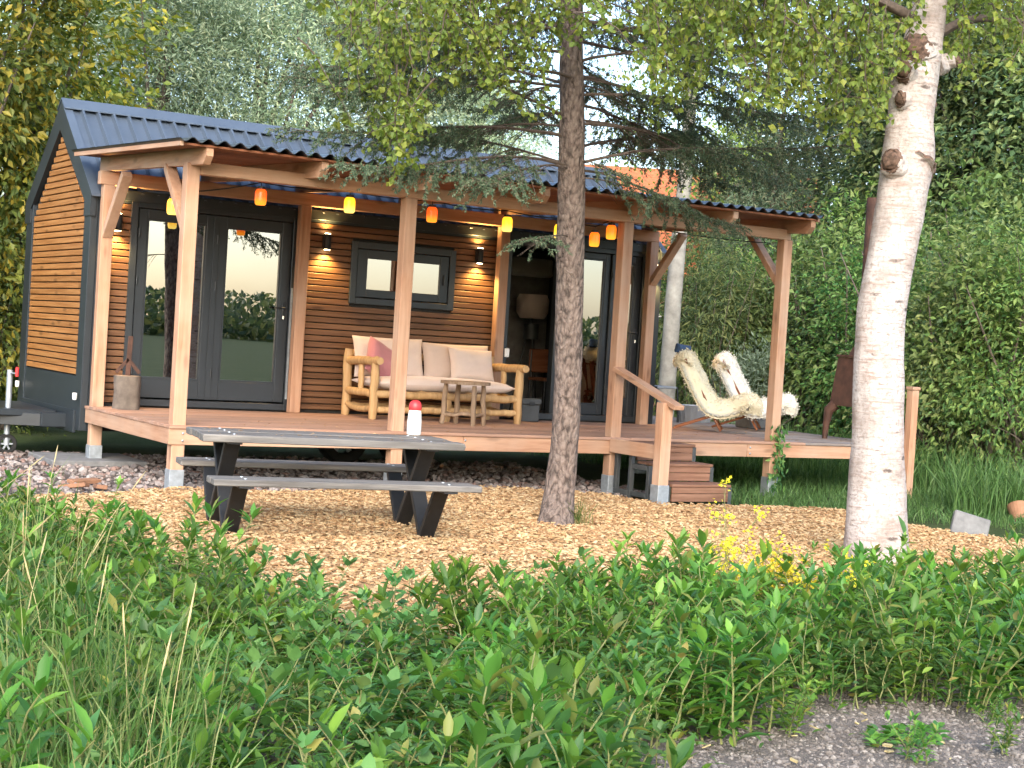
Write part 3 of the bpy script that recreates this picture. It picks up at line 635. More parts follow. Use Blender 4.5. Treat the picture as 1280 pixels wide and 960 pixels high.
ep = thing('corner_post', 'short reddish timber post standing at the far end of the deck', 'post', (10.52, -2.72, 0))
MB().box(10.47, 10.57, -2.77, -2.67, -.05, 1.2, .006).build('post', M['post_z'], ep)
MB().box(10.46, 10.58, -2.78, -2.66, 1.202, 1.24, .006).build('cap', M['post_x'], ep)
tag(MB().box(1.35, 2.3, -.5, .45, -.02, .04, .008).build('paving_slab', M['concrete']), 'grey concrete slab lying on gravel below the deck corner', 'slab')

MB().box(10.3, 10.4, -2.6, -2.49, -.05, zf0-.002).build('support_post', M['post_z'], deck)
# ---------------------------------------------------------------- picnic table
pt = thing('picnic_table', 'weathered grey plank picnic table with black V-shaped steel legs', 'picnic table', (2.02, -5.36, .012), -.185, local=True)
lt, wt, lb, bo, zt_, zb_ = .945, .39, .94, .716, .688, .424
for k in range(4):
    y0 = -wt+k*wt/2; MB().box(-lt+random.uniform(-.015, .01), lt+random.uniform(-.01, .015), y0+.003, y0+wt/2-.003, zt_-.052, zt_+random.uniform(-.002, .002), .006).build('table_plank', M['table'], pt)
for s in (-1, 1):
    for k in range(2):
        y0 = s*bo-.14+k*.14; MB().box(-lb+random.uniform(-.02, .02), lb+random.uniform(-.02, .02), y0+.003, y0+.137, zb_-.045, zb_, .006).build('bench_plank', M['table'], pt)
for sx in (-1, 1):
    x = sx*.72
    fm = MB()
    for s in (-1, 1):
        fm.beam((x, s*.31, 0.), (x, -s*.24, zt_-.054), .11, .05, (0, 1, 0), .005)
        fm.beam((x+.001, s*.31, 0.), (x+.001, s*.62, zb_-.047), .109, .05, (0, 1, 0), .005)
        fm.box(x-.05, x+.05, s*bo-.13 if s > 0 else -bo-.13, s*bo+.13, zb_-.06, zb_-.046, .003)
    fm.box(x-.05, x+.05, -.36, .36, zt_-.066, zt_-.0535, .003)
    fm.build('leg_frame', M['black'], pt)
for sx in (-1, 1):
    for y, z in [(-wt+wt/4+k*wt/2, zt_) for k in range(4)]+[(s*bo+q, zb_) for s in (-1, 1) for q in (-.07, .07)]:
        MB().lathe([(0, 0), (.012, 0), (.011, .005), (0, .007)], 8, (sx*.72, y, z)).build('bolt', M['galv'], pt, True)
bx_, by_ = gnd(523, 545, zt_+.012)[:2]
bt = thing('bottle', 'white bottle with round red cap standing on the picnic table', 'bottle', (bx_, by_+.08, zt_+.015), local=True)
MB().lathe([(0, 0), (.05, 0), (.056, .008), (.056, .1), (.05, .17), (.046, .19), (0, .19)], 24).build('body', M['white_p'], bt, True)
MB().lathe([(0, .191), (.047, .191), (.05, .2), (.05, .225), (.043, .25), (.025, .266), (0, .27)], 24).build('cap', M['red_p'], bt, True)

# ---------------------------------------------------------------- sofa, cushions, stool, log, box
sx0, sx1, sy0, sy1 = 4.58, 6.36, -.88, -.2
sofa = thing('log_sofa', 'garden sofa of peeled pale round logs under the small window', 'sofa', ((sx0+sx1)/2, (sy0+sy1)/2, ZD))
def logp(P, r, nm='rail', par=None, m='log', ro=.03):
    P = np.array(P, float); n = max(6, int(np.linalg.norm(P[-1]-P[0])/.08)); t = np.linspace(0, 1, n); tt = np.linspace(0, 1, len(P))
    Q = np.stack([np.interp(t, tt, P[:, i]) for i in range(3)], 1)+rng.normal(0, .004, (n, 3))
    rr = r*(1+rng.normal(0, ro, n)); rr[0] *= .86; rr[-1] *= .86
    return MB().tube(Q, rr, 12).build(nm, M[m], par if par else sofa, True)
for x in (sx0, sx1):
    logp([(x, sy0, ZD), (x, sy0, ZD+.6)], .048, 'leg'); logp([(x, sy1, ZD), (x, sy1, ZD+.72)], .05, 'leg')
    logp([(x, sy1+.03, ZD+.6), (x, sy0-.12, ZD+.62)], .046, 'armrest')
    logp([(x, (sy0+sy1)/2, ZD+.28), (x, (sy0+sy1)/2, ZD+.6)], .032, 'spindle')
    logp([(x, sy0, ZD+.27), (x, sy1, ZD+.28)], .04, 'rail'); logp([(x, sy0, ZD+.12), (x, (sy0+sy1)/2, ZD+.09), (x, sy1, ZD+.13)], .035, 'rail')
for y in (sy0, sy1):
    logp([(sx0, y, ZD+.27), (sx1, y, ZD+.27)], .042); logp([(sx0, y, ZD+.11), (sx1, y, ZD+.12)], .036)
logp([(sx0, sy1+.02, ZD+.68), (sx1, sy1+.02, ZD+.68)], .04)
for k in range(5):
    x = sx0+(k+1)*(sx1-sx0)/6; logp([(x, sy0, ZD+.3), (x, sy1, ZD+.3)], .03, 'seat_slat'); logp([(x, sy1+.02, ZD+.3), (x, sy1+.02, ZD+.68)], .026, 'spindle')
logp([(5.47, sy0, ZD+.0), (5.47, sy0, ZD+.26)], .04, 'spindle')
def cushion(name, label, w_, h_, t_, loc, rot, m, seed=0, cat='cushion', puff=1.):
    n = 22; u = np.linspace(-1, 1, n); U, Vv = np.meshgrid(u, u); e = np.maximum(0, (1-np.abs(U)**4)*(1-np.abs(Vv)**4))**.42
    g_ = np.random.default_rng(seed); P2 = np.stack([U.ravel(), Vv.ravel()], 1); nz = 1+.12*vnoise(P2, 2.4, seed).reshape(n, n)+.05*vnoise(P2, 7, seed+9).reshape(n, n)
    pin = 1-.05*puff*(np.abs(U)*(1-Vv**2)+0); pin2 = 1-.05*puff*(np.abs(Vv)*(1-U**2))
    X = U*w_/2*pin; Z = Vv*h_/2*pin2
    top = np.stack([X, e*t_/2*nz+.004, Z], -1).reshape(-1, 3); bot = np.stack([X, -e*t_/2*nz-.004, Z], -1).reshape(-1, 3)
    V = np.concatenate([top, bot]); i = np.arange(n-1)[:, None]*n+np.arange(n-1)[None]
    Q = np.stack([i, i+n, i+n+1, i+1], -1).reshape(-1, 4); N_ = n*n
    ring = np.concatenate([np.arange(n), np.arange(1, n)*n+n-1, (n-1)*n+np.arange(n-2, -1, -1), np.arange(n-2, 0, -1)*n])
    r2 = np.roll(ring, -1)
    me = np_mesh(name, V, [Q, (Q+N_)[:, ::-1], np.stack([ring, r2, r2+N_, ring+N_], 1)], True)
    o = link(name, me, M[m], None, loc); o.rotation_euler = rot; return tag(o, label, cat)
cushion('seat_cushion', 'long cream seat cushion lying across the log sofa', 1.72, .66, .15, (5.47, -.55, ZD+.385), (R_(90), 0, 0), 'cream', 1, puff=.3)
cushion('back_cushion', 'cream back cushion behind the pink pillow on the sofa', .86, .46, .17, (5.03, -.27, ZD+.65), (R_(-14), 0, 0), 'cream', 2)
cushion('back_cushion', 'beige back cushion leaning behind the square cream pillow on the sofa', .86, .44, .17, (5.88, -.27, ZD+.63), (R_(-14), 0, 0), 'cream2', 3)
cushion('throw_pillow', 'square cream throw pillow in front of the beige sofa back cushion', .56, .38, .14, (5.98, -.45, ZD+.62), (R_(-20), R_(2), 0), 'cream', 4)
cushion('throw_pillow', 'dusty pink throw pillow slumped against the sofa arm', .46, .42, .15, (4.86, -.46, ZD+.6), (R_(-22), R_(26), R_(14)), 'pink', 5)
stool = thing('log_stool', 'small grey-brown log stool standing before the sofa', 'stool', (5.42, -1.35, ZD))
def slog(P, r, nm): return logp(P, r, nm, stool, 'stool')
cx, cy = 5.42, -1.35
lg = [(cx-.2, cy+.1), (cx+.02, cy-.17), (cx+.22, cy-.03), (cx+.02, cy+.2)]
for a in lg: slog([(a[0], a[1], ZD), (a[0]*.92+cx*.08, a[1]*.92+cy*.08, ZD+.43)], .028, 'leg')
for a, b_ in zip(lg, lg[1:]+lg[:1]): slog([(a[0], a[1], ZD+.1), (b_[0], b_[1], ZD+.12)], .018, 'stretcher')
tp = [(cx+.27*math.cos(a)*(1+.08*math.sin(3*a+1)), cy+.24*math.sin(a)*(1+.06*math.cos(2*a))) for a in np.linspace(0, 6.28, 17)[:-1]]
MB().prism(tp, 2, ZD+.43, ZD+.462).build('seat', M['stool'], stool)
cr = thing('storage_box', 'grey-green lidded storage box beside the open sliding door', 'box', (6.84, -.28, ZD))
MB().box(6.72, 6.96, -.38, -.18, ZD+.001, ZD+.2, .008).build('body', M['dgrey'], cr); MB().box(6.705, 6.975, -.395, -.165, ZD+.202, ZD+.27, .01).build('lid', M['dgrey'], cr)
MB().box(6.8, 6.88, -.402, -.396, ZD+.19, ZD+.23, .002).build('clasp', M['black'], cr)
lgx, lgy = 2.07, -.42
lo_ = thing('chopped_log', 'upright cut log with a rusty iron strap handle on the deck', 'log', (lgx, lgy, ZD))
MB().tube([(lgx, lgy, ZD+.001), (lgx, lgy, ZD+.08), (lgx+.005, lgy, ZD+.17), (lgx, lgy, ZD+.27), (lgx, lgy, ZD+.33)], [.135, .13, .128, .13, .132], 24, rough=.03).build('log', M['bark_grey'], lo_, True)
MB().lathe([(0, 0), (.118, 0), (.118, .006), (0, .006)], 20, (lgx, lgy, ZD+.329)).build('cut_face', M['stool'], lo_)
MB().beam((lgx, lgy, ZD+.33), (lgx+.01, lgy, ZD+.73), .05, .008, (0, 1, 0), .002).beam((lgx-.12, lgy, ZD+.36), (lgx, lgy, ZD+.5), .035, .008, (0, 1, 0), .002).beam((lgx+.12, lgy, ZD+.36), (lgx, lgy+.002, ZD+.5), .035, .008, (0, 1, 0), .002).build('iron_strap', M['rust'], lo_)
tag(MB().box(2.27, 2.285, -.06, -.045, ZD+.12, ZD+.28).tube([(2.278, -.06, ZD+.26), (2.278, -.11, ZD+.26)], .006, 6).build('door_hook', M['chrome']), 'small bright metal hook low on the door frame beside the log', 'hook')
tag(MB().box(6.56, 6.62, -.19, -.172, ZD+.73, ZD+.83, .004).build('socket_box', M['white_p']), 'small white socket box on the canopy post behind the sofa arm', 'socket')

# ---------------------------------------------------------------- things glimpsed inside the right bay
fl = thing('floor_lamp', 'dim floor lamp with a broad shade standing inside the glazed room', 'floor lamp', (8.05, 1.7, .57))
MB().lathe([(.16, 1.22), (.21, 1.3), (.215, 1.46), (.18, 1.53), (.16, 1.53), (.16, 1.5), (.155, 1.22)], 20, (8.05, 1.7, .57)).build('lamp_shade', M['cream'], fl, True)
for k in range(3):
    a = k*2.09+.4; MB().tube([(8.05+.22*math.cos(a), 1.7+.22*math.sin(a), .57), (8.05+.05*math.cos(a), 1.7+.05*math.sin(a), 1.6), (8.05, 1.7, 1.8)], .01, 6).build('leg', M['black'], fl)
MB().lathe([(0, .95), (.1, .95), (.1, 1.15), (0, 1.15)], 14, (8.05, 1.7, .57)).build('drum', M['dgrey'], fl, True)
ic = thing('dining_chair', 'dark wire-legged chair inside the glazed room', 'chair', (8.0, 1.1, .57))
MB().box(7.8, 8.2, .9, 1.3, 1.0, 1.04, .01).build('seat', M['teak'], ic); MB().box(7.8, 8.2, 1.28, 1.31, 1.1, 1.4, .01).build('backrest', M['teak'], ic)
for a in ((7.82, .92), (8.18, .92), (7.82, 1.28), (8.18, 1.28)): MB().tube([(*a, .571), (*a, 1.0 if a[1] < 1 else 1.38)], .012, 6).build('leg', M['black'], ic)
rt = thing('side_table', 'round white-topped side table seen through the double door glass', 'table', (4.0, 1.2, .57))
MB().lathe([(0, .0), (.2, 0), (.21, .02), (.24, .42), (.26, .45), (.26, .47), (0, .49)], 24, (4.0, 1.2, .571)).build('drum', M['white_p'], rt, True)
cu = MB(); n = 60; t = np.linspace(0, 1, n); xc = 2.26+t*.26; yc = .2+.025*np.sin(t*40)
V = np.concatenate([np.stack([xc, yc+q, np.full(n, z)], 1) for q in (0, .004) for z in (.6, 2.6)]); j = np.arange(n-1)
tag(MB().add(V, [np.stack([j, j+1, j+1+n, j+n], 1), np.stack([j+2*n, j+3*n, j+3*n+1, j+2*n+1], 1)]).build('curtain', M['dgrey'], None, True), 'dark gathered curtain hanging behind the double door glass', 'curtain')

# ---------------------------------------------------------------- lantern string
LC = {'red': ((1, .09, .01), (1, .34, .02)), 'orange': ((1, .17, .01), (1, .42, .03)), 'yellow': ((1, .5, .02), (1, .72, .15))}
for k, (a, b_) in LC.items(): M['lan_'+k] = emis('lantern_'+k, a, .55 if k == 'yellow' else .42, b_)
LAN = [(216, 258, 'yellow', 'yellow glowing jar lantern hanging behind the brace of the corner post'), (326, 246, 'red', 'red-orange jar lantern hanging before the double door'), (437, 256, 'yellow', 'yellow glowing jar lantern hanging between the double door and the second post'),
       (540, 268, 'red', 'deep orange jar lantern hanging just past the second front post'), (634, 280, 'yellow', 'yellow glowing jar lantern hanging above the sofa arm, at a back post'), (699, 289, 'yellow', 'yellow jar lantern half hidden by the spruce trunk'),
       (743, 299, 'orange', 'orange jar lantern between the spruce trunk and the third front post, the lower one'), (764, 290, 'orange', 'orange jar lantern right beside the third front post, the higher one')]
cab = []
for u, v_, c_, lab in LAN:
    p = at(u, v_, 1, -2.48 if u > 220 else -1.9); x, y, z = p; z0 = z
    t = thing('jar_lantern', lab, 'lantern', (x, y, z), 0, None, True)
    MB().lathe([(0, -.075), (.04, -.075), (.05, -.062), (.053, -.03), (.053, .03), (.047, .055), (.035, .068), (0, .068)], 18).build('shade', M['lan_'+c_], t, True, origin=(0, 0, -.015))
    MB().lathe([(0, .069), (.037, .069), (.037, .09), (0, .092)], 14).build('lid', M['black'], t, True)
    MB().tube([(0, 0, .09), (.0, 0, .13)], .004, 5).build('hook', M['cable'], t)
    cab.append((x, y, z+.13))
P = []
cab = [(XP[0]+.02, -1.0, 2.72)]+cab+[(8.5, -2.45, 2.72)]
for a, b_ in zip(cab, cab[1:]):
    a, b_ = np.array(a), np.array(b_)
    for q in np.linspace(0, 1, 10)[:-1]: P.append(a*(1-q)+b_*q-np.array([0, 0, .1*q*(1-q)*min(1.5, np.linalg.norm(b_-a))]))
P.append(cab[-1])
tag(MB().tube(P, .006, 5).build('lantern_cable', M['cable']), 'thin black cable carrying the jar lanterns under the canopy beam', 'cable')

# ---------------------------------------------------------------- lounge chairs with sheepskins
def lounge_chair(loc, rz, label, sk_label, fur, seed):
    t = thing('lounge_chair', label, 'chair', loc, rz, 'wooden lounge chairs at the end of the deck', True)
    bf, bt_ = np.array((.16, .0)), np.array((-.36, .93))      # back panel: front foot -> top (x,z)
    sf, sr = np.array((.50, .40)), np.array((-.46, .0))       # seat panel: front edge -> rear foot
    def bd(p, q, y, w_, nm): MB().beam((p[0], y, p[1]+.02), (q[0], y, q[1]), w_, .03, (0, 0, 1) , .004).build(nm, M['teak'], t)
    for y in (-.27, .27):
        bd(bf, bf+(bt_-bf)*.34, y, .06, 'leg'); bd(sr, sr+(sf-sr)*.62, y*.78, .06, 'leg')
    for y in np.linspace(-.25, .25, 5): bd(bf+(bt_-bf)*.3, bt_, y, .07, 'back_slat')
    for y in np.linspace(-.2, .2, 5): bd(sr+(sf-sr)*.42, sf, y, .06, 'seat_slat')
    for f_, a, b_ in ((.42, bf, bt_), (.85, bf, bt_), (.55, sr, sf), (.93, sr, sf)):
        p = a+(b_-a)*f_; MB().box(p[0]-.02, p[0]+.02, -.28, .28, p[1]-.035, p[1]-.012, .003).build('crossbar', M['teak'], t)
    # sheepskin: profile over the top of the back, down to the seat and over its front edge
    g_ = np.random.default_rng(seed)
    pr_ = np.array([(-.44, .82), (-.41, .95), (-.34, .98), (-.27, .87), (-.145, .64), (-.03, .43), (.08, .33), (.24, .36), (.40, .43), (.53, .45), (.59, .38), (.57, .26)])
    tt = np.linspace(0, len(pr_)-1, 60); K = np.stack([np.interp(tt, np.arange(len(pr_)), pr_[:, i]) for i in (0, 1)], 1)
    for _ in range(4): K[1:-1] = (K[:-2]+2*K[1:-1]+K[2:])/4
    nv = 26; v = np.linspace(-1, 1, nv); hw = .32+.035*np.sin(tt*1.1+seed)+.03*np.sin(tt*2.3); hw[:6] *= np.linspace(.55, 1, 6); hw[-6:] *= np.linspace(1, .6, 6)
    T = np.gradient(K, axis=0); T /= np.linalg.norm(T, axis=1)[:, None]; Nn = np.stack([-T[:, 1], T[:, 0]], 1)
    if Nn[20] @ np.array([1, 1]) < 0: Nn = -Nn
    UV = np.stack(np.meshgrid(tt, v, indexing='ij'), -1).reshape(-1, 2)
    thick = (.072+.024*vnoise(UV*np.array([1, 3]), 1.6, seed)+.015*vnoise(UV*np.array([1, 5]), 4, seed+3)).reshape(60, nv)*np.sqrt(np.maximum(.02, 1-(v**6)[None]))
    drp = (.15*np.abs(v)**4)[None]
    top = np.stack([K[:, None, 0]+Nn[:, None, 0]*(thick-drp), hw[:, None]*v[None], K[:, None, 1]+Nn[:, None, 1]*thick-Nn[:, None, 1]*drp], -1)
    bot = np.stack([K[:, None, 0]-Nn[:, None, 0]*(.012+drp)+0*v, hw[:, None]*v[None], K[:, None, 1]-Nn[:, None, 1]*(.012+drp)], -1)
    V = np.concatenate([top.reshape(-1, 3), bot.reshape(-1, 3)]); i = np.arange(59)[:, None]*nv+np.arange(nv-1)[None]; Q = np.stack([i, i+1, i+nv+1, i+nv], -1).reshape(-1, 4); N_ = 60*nv
    ring = np.concatenate([np.arange(nv), np.arange(1, 60)*nv+nv-1, 59*nv+np.arange(nv-2, -1, -1), np.arange(58, 0, -1)*nv]); r2 = np.roll(ring, -1)
    # wool tufts
    nt_ = 11000; a = g_.integers(0, 60, nt_); b_ = np.where(g_.random(nt_) < .3, g_.choice([0, nv-1], nt_), g_.integers(0, nv, nt_)); P_ = np.where(g_.random((nt_, 1)) < .25, bot[a, b_], top[a, b_])+g_.normal(0, .012, (nt_, 3))
    nr = np.stack([Nn[a, 0], v[b_]*.7, Nn[a, 1]], 1); D = unit(nr+g_.normal(0, .7, (nt_, 3))); LV, LF = leaves(P_-nr*.01, D, rdir(nt_, g_), g_.uniform(.014, .028, nt_), .014)
    V2 = np.concatenate([V, LV])
    me = np_mesh('sheepskin', V2, [np.concatenate([Q, (Q+N_)[:, ::-1], np.stack([ring, r2, r2+N_, ring+N_], 1)]), LF+len(V)], True)
    o = link('sheepskin', me, M[fur]); o.location = loc; o.rotation_euler = (0, 0, rz); tag(o, sk_label, 'sheepskin', 'sheepskins on the lounge chairs')
    t.scale = o.scale = (.9, .9, .9); return t
lounge_chair((8.9, -1.08, ZD), R_(-40), 'slatted reddish wood lounge chair with a yellowish sheepskin, close to the handrail', 'yellowish cream sheepskin draped over the lounge chair close to the handrail', 'fur2', 3)
lounge_chair((9.86, -.6, ZD), R_(-44), 'slatted reddish wood lounge chair with a white sheepskin, behind the end canopy post', 'white sheepskin draped over the lounge chair behind the end canopy post', 'fur', 8)
cp = np.array((8.6, -.86, ZD+.95)); o = cushion('blue_cap', 'small dark blue cloth cap hung on the lounge chair top', .2, .11, .12, cp, (.2, .1, 0), 'blue_f', 12, 'cap')
gc = thing('garden_chair', 'black tube-frame garden chair with a hooped back behind the deck post', 'chair', (9.35, .7, ZD), R_(20), local=True)
h_ = [(-.24, .2, .0), (-.24, .2, .5), (-.22, .22, .8), (-.12, .24, .93), (0, .25, .96), (.12, .24, .93), (.22, .22, .8), (.24, .2, .5), (.24, .2, 0)]
MB().tube(h_, .016, 8).build('back_hoop', M['black'], gc, True)
for x in (-.24, .24): MB().tube([(x, .2, .45), (x, -.2, .45), (x, -.24, 0)], .014, 8).build('leg', M['black'], gc, True)
MB().box(-.23, .23, -.2, .19, .43, .46, .008).build('seat', M['grey_p'], gc); MB().box(-.19, .19, .2, .225, .5, .72, .008).build('backrest', M['white_p'], gc)
gx = gnd(866, 530, ZD)
tb = thing('slatted_tub', 'low grey plastic tub with ribbed sides behind the lounge chairs', 'tub', (gx[0]+.4, gx[1]+.5, ZD), local=True)
MB().lathe([(0, 0), (.2, 0), (.24, .2), (.25, .22), (.23, .22), (.19, .02), (0, .02)], 24).build('shell', M['grey_p'], tb, True)
for k in range(18):
    a = k*2*math.pi/18; MB().beam((.2*math.cos(a), .2*math.sin(a), .005), (.243*math.cos(a), .243*math.sin(a), .2), .018, .012, (math.cos(a), math.sin(a), 0), .002).build('rib', M['grey_p'], tb)
tag(MB().box(10.15, 10.5, -.3, .0, ZD+.002, ZD+.22, .012).build('concrete_block', M['concrete']), 'pale concrete block on the deck behind the white sheepskin chair', 'block')

# ---------------------------------------------------------------- rusty stove
sx_, sy_ = 10.32, -2.08
sv = thing('garden_stove', 'tapering rusty steel garden stove with arched legs, half behind the birch', 'stove', (sx_, sy_, ZD))
def frustum(a0, a1, z0, z1): return MB().add([(sx_+i*a, sy_+j*a, z) for a, z in ((a0, z0), (a1, z1)) for i, j in ((-1, -1), (1, -1), (1, 1), (-1, 1))], [np.array([(0, 1, 5, 4), (1, 2, 6, 5), (2, 3, 7, 6), (3, 0, 4, 7), (3, 2, 1, 0), (4, 5, 6, 7)])])
frustum(.25, .2, ZD+.4, ZD+.97).build('firebox', M['rust'], sv)
frustum(.215, .215, ZD+.972, ZD+1.0).build('rim', M['rust'], sv)
MB().box(sx_-.15, sx_+.15, sy_-.3, sy_-.272, ZD+.45, ZD+.72, .004).build('fire_door', M['rust'], sv)
for i in (-1, 1):
    for j in (-1, 1):
        P = [(sx_+i*.27, sy_+j*.27, ZD), (sx_+i*.265, sy_+j*.265, ZD+.18), (sx_+i*.25, sy_+j*.25, ZD+.34), (sx_+i*.2, sy_+j*.2, ZD+.41)]
        MB().tube(P, [.03, .04, .06, .07], 8).build('leg', M['rust'], sv, True)
frustum(.12, .085, ZD+1.001, ZD+1.1).build('hood', M['rust'], sv)
MB().tube([(sx_, sy_, ZD+1.08), (sx_, sy_, ZD+2.85)], .08, 16).build('chimney_pipe', M['rust'], sv, True)
# stones and pot at the edge
q = gnd(1212, 666); o = MB().box(-.17, .17, -.03, .03, -.02, .2, .01).build('stone_slab', M['concrete']); o.location = (q[0], q[1], .055); o.rotation_euler = (R_(-18), R_(14), R_(-30)); tag(o, 'tilted grey stone slab at the edge of the wood chips', 'slab')
q = gnd(1272, 648); pt_ = MB(); an = np.linspace(0, math.pi*1.25, 14)
V = [(r*math.cos(a), r*math.sin(a), z) for r, z in ((.13, 0), (.19, .28), (.17, .28), (.115, .02)) for a in an]; n = 14; j = np.arange(n-1)
o = pt_.add(V, [np.stack([j+k*n, j+1+k*n, j+1+((k+1) % 4)*n, j+((k+1) % 4)*n], 1) for k in range(4)]).build('broken_pot', M['terra']); o.location = (q[0], q[1], .05); o.rotation_euler = (0, R_(35), 1.0); o.scale = (.62,)*3; tag(o, 'broken terracotta pot lying in the grass beyond the stone slab', 'pot')
for k, (u, v_) in enumerate(((105, 605), (125, 612), (92, 611))):
    q = gnd(u, v_); o = MB().box(-.16+.03*k, .15, -.05, .04, 0, .035, .004).build('broken_tile', M['terra']); o.location = (q[0], q[1], .025); o.rotation_euler = (.1, .08*k, .4+k); tag(o, ('longest', 'middle', 'smallest')[k]+' reddish broken tile piece lying on gravel before the deck corner', 'tile')
# ---------------------------------------------------------------- near trees
def spline(P, n):
    P = np.array(P, float); t = np.linspace(0, len(P)-1, n); k = np.clip(t.astype(int), 0, len(P)-2); f = (t-k)[:, None]
    Pm = np.concatenate([P[:1]*2-P[1:2], P, P[-1:]*2-P[-2:-1]]); a, b_, c_, d_ = Pm[k], Pm[k+1], Pm[k+2], Pm[k+3]
    return .5*(2*b_+(c_-a)*f+(2*a-5*b_+4*c_-d_)*f*f+(3*b_-a-3*c_+d_)*f**3)
def trunk(name, P, rad, m, parent, rows=140, n=36, amp=.06, fs=7, zs=2., seed=0):
    Q = spline(P, rows); R = np.interp(np.linspace(0, 1, rows), np.linspace(0, 1, len(rad)), rad)
    mb = MB().tube(Q, R, n); V = mb.V[0]; c_ = np.repeat(Q, n, 0); d = V-c_; S = V*np.array([fs, fs, zs])
    k = 1+amp*(vnoise(S, 1, seed)+.5*vnoise(S, 3.1, seed+1)); mb.V[0] = c_+d*k[:, None]
    return mb.build(name, M[m], parent, True, origin=P[0])
YBI = -7.4
birch = thing('birch_tree', 'big birch with pale trunk, cut branch knobs and drooping yellow-green leaves', 'tree', tuple(gnd(1096, 706)*np.array([1, 1, 0])))
bp_ = [(1096, 708), (1097, 560), (1101, 400), (1118, 300), (1135, 200), (1138, 150), (1144, 100), (1154, 50), (1162, 0)]
BP = [at(u, v, 1, YBI) for u, v in bp_]; BP[0][2] = -.12
top = BP[-1]; BP += [top+np.array((.05, .05, 1.2)), top+np.array((.0, .2, 2.8)), top+np.array((.1, .3, 4.5))]
bt_ = trunk('trunk', BP, [.25, .19, .176, .172, .19, .168, .17, .145, .128, .11, .07, .02], 'birch_bark', birch, 260, 56, .03, 8, 3.2, 3)
view = lambda p: unit(CAM-np.asarray(p))
rt_ = CM[0]
def burl(u, v_, r, side, up=.3, ln=1., wound=-.35):
    """knotty scar where a limb was sawn off: a collar swelling out of the bark with a ragged dark face"""
    p = at(u, v_, 1, YBI); c_ = np.array([np.interp(p[2], [b_[2] for b_ in BP], [b_[i] for b_ in BP]) for i in range(3)])
    d = unit(view(p)*.75+rt_*side+np.array([0, 0, up])); q = p+view(p)*.11; k_ = 26; t = np.linspace(0, 1, k_)
    Q = spline([c_*.45+q*.55-np.array([0, 0, r*1.1]), q-d*r*.75, q-d*r*.15, q+d*r*.5*ln], k_)
    mb = MB().tube(Q, r*np.interp(t, [0, .3, .55, .78, .9, .97, 1], [2.0, 1.8, 1.45, 1.2, 1.05, .75, .1]), 36); V = mb.V[0]; cc = np.repeat(Q, 36, 0)
    n_ = .12*vnoise(V, 14, int(u))+.11*vnoise(V, 40, int(u)+1)+.08*vnoise(V, 95, int(u)+2); mb.V[0] = cc+(V-cc)*(1+n_[:, None])+d*(n_*r*.35)[:, None]
    V = mb.V[0].copy(); o = mb.build('branch_stub', M['birch_bark'], birch, True); o.data.materials.append(M['birch_wound'])
    cen = q-d*r*.15; lim = r*wound
    for f in o.data.polygons:
        m_ = V[list(f.vertices)].mean(0); s = (m_-cen) @ d+.5*r*math.sin(m_[0]*60+m_[2]*45)*.5
        if s > lim: f.material_index = 1
for a_ in ((1112, 199, .05, -.5, .25), (1145, 194, .085, .2, .6), (1158, 210, .055, 1.0, .1, 2.2, .3), (1186, 78, .042, 1.7, .3, 4.5, 1.6), (1143, 55, .07, -.3, .5), (1128, 88, .04, -1., -.2), (1124, 122, .035, -1.2, .1), (1167, 130, .03, 1.2, .2)): burl(*a_)
# limbs and hanging twigs
gB = np.random.default_rng(4)
limbs = MB(); LVs, LFs, nV = [], [], 0
def add_leaves(V, F):
    global nV
    LVs.append(V); LFs.append(F+nV); nV += len(V)
def twig(p0, p1, g, dens=40, side=3, sag=.12, L=(.038, .062)):
    n = 8; t = np.linspace(0, 1, n)[:, None]; mid = (p0+p1)/2+np.array([*(g.normal(0, .08, 2)), sag])
    Q = (1-t)**2*p0+2*t*(1-t)*mid+t*t*p1; Q += g.normal(0, .012, Q.shape); ln = np.linalg.norm(p1-p0)
    limbs.tube(Q, np.linspace(.006, .0015, n), 4, False)
    segs = [(Q, ln)]
    for k in range(side):
        i = g.integers(1, n-1); d = unit(np.array([g.normal(), g.normal(), -.9+g.normal()*.3])); l2 = g.uniform(.12, .35)
        q = Q[i]+d*l2*np.linspace(0, 1, 4)[:, None]; limbs.tube(q, np.linspace(.003, .001, 4), 3, False); segs.append((q, l2))
    for S, l in segs:
        m_ = max(3, int(l*dens)); s = g.uniform(.08, 1, m_)*(len(S)-1); i = np.minimum(s.astype(int), len(S)-2); f = (s-i)[:, None]; P = S[i]*(1-f)+S[i+1]*f
        D = unit(g.normal(0, .75, (m_, 3))+np.array([0, 0, -.65])); P = P+D*.012
        N_ = unit(g.normal(0, .7, (m_, 3))+np.array([-.2, -.5, .5])); Lf = g.uniform(*L, m_); add_leaves(*leaves(P, D, N_, Lf, Lf*g.uniform(.72, .92, m_), .1, .1))
def curtain(us, lows, Y0, Y1, ntw, ltop, g, dens=40, side=3, bias=.55):
    """twigs hanging from limbs that pass overhead, tips reaching down into view"""
    for k in range(ntw):
        u = g.uniform(us[0], us[-1]); low = np.interp(u, us, lows); y = g.uniform(Y0, Y1); a = g.random()**bias
        vt = -30+(low+30)*a; p1 = at(u, vt, 1, y); p0 = at(u+g.normal(0, 45), vt-g.uniform(70, 190), 1, y+g.normal(0, .25)); twig(p0, p1, g, dens, side)
BU = [400, 420, 435, 455, 490, 512, 545, 600, 640, 675, 692]; BL = [20, 120, 200, 215, 238, 150, 125, 100, 125, 150, 60]
curtain(BU, BL, -6.3, -5.2, 95, 0, gB)
curtain([470, 490, 505], [200, 238, 190], -5.9, -5.6, 10, 0, gB, 55, 4, .25)
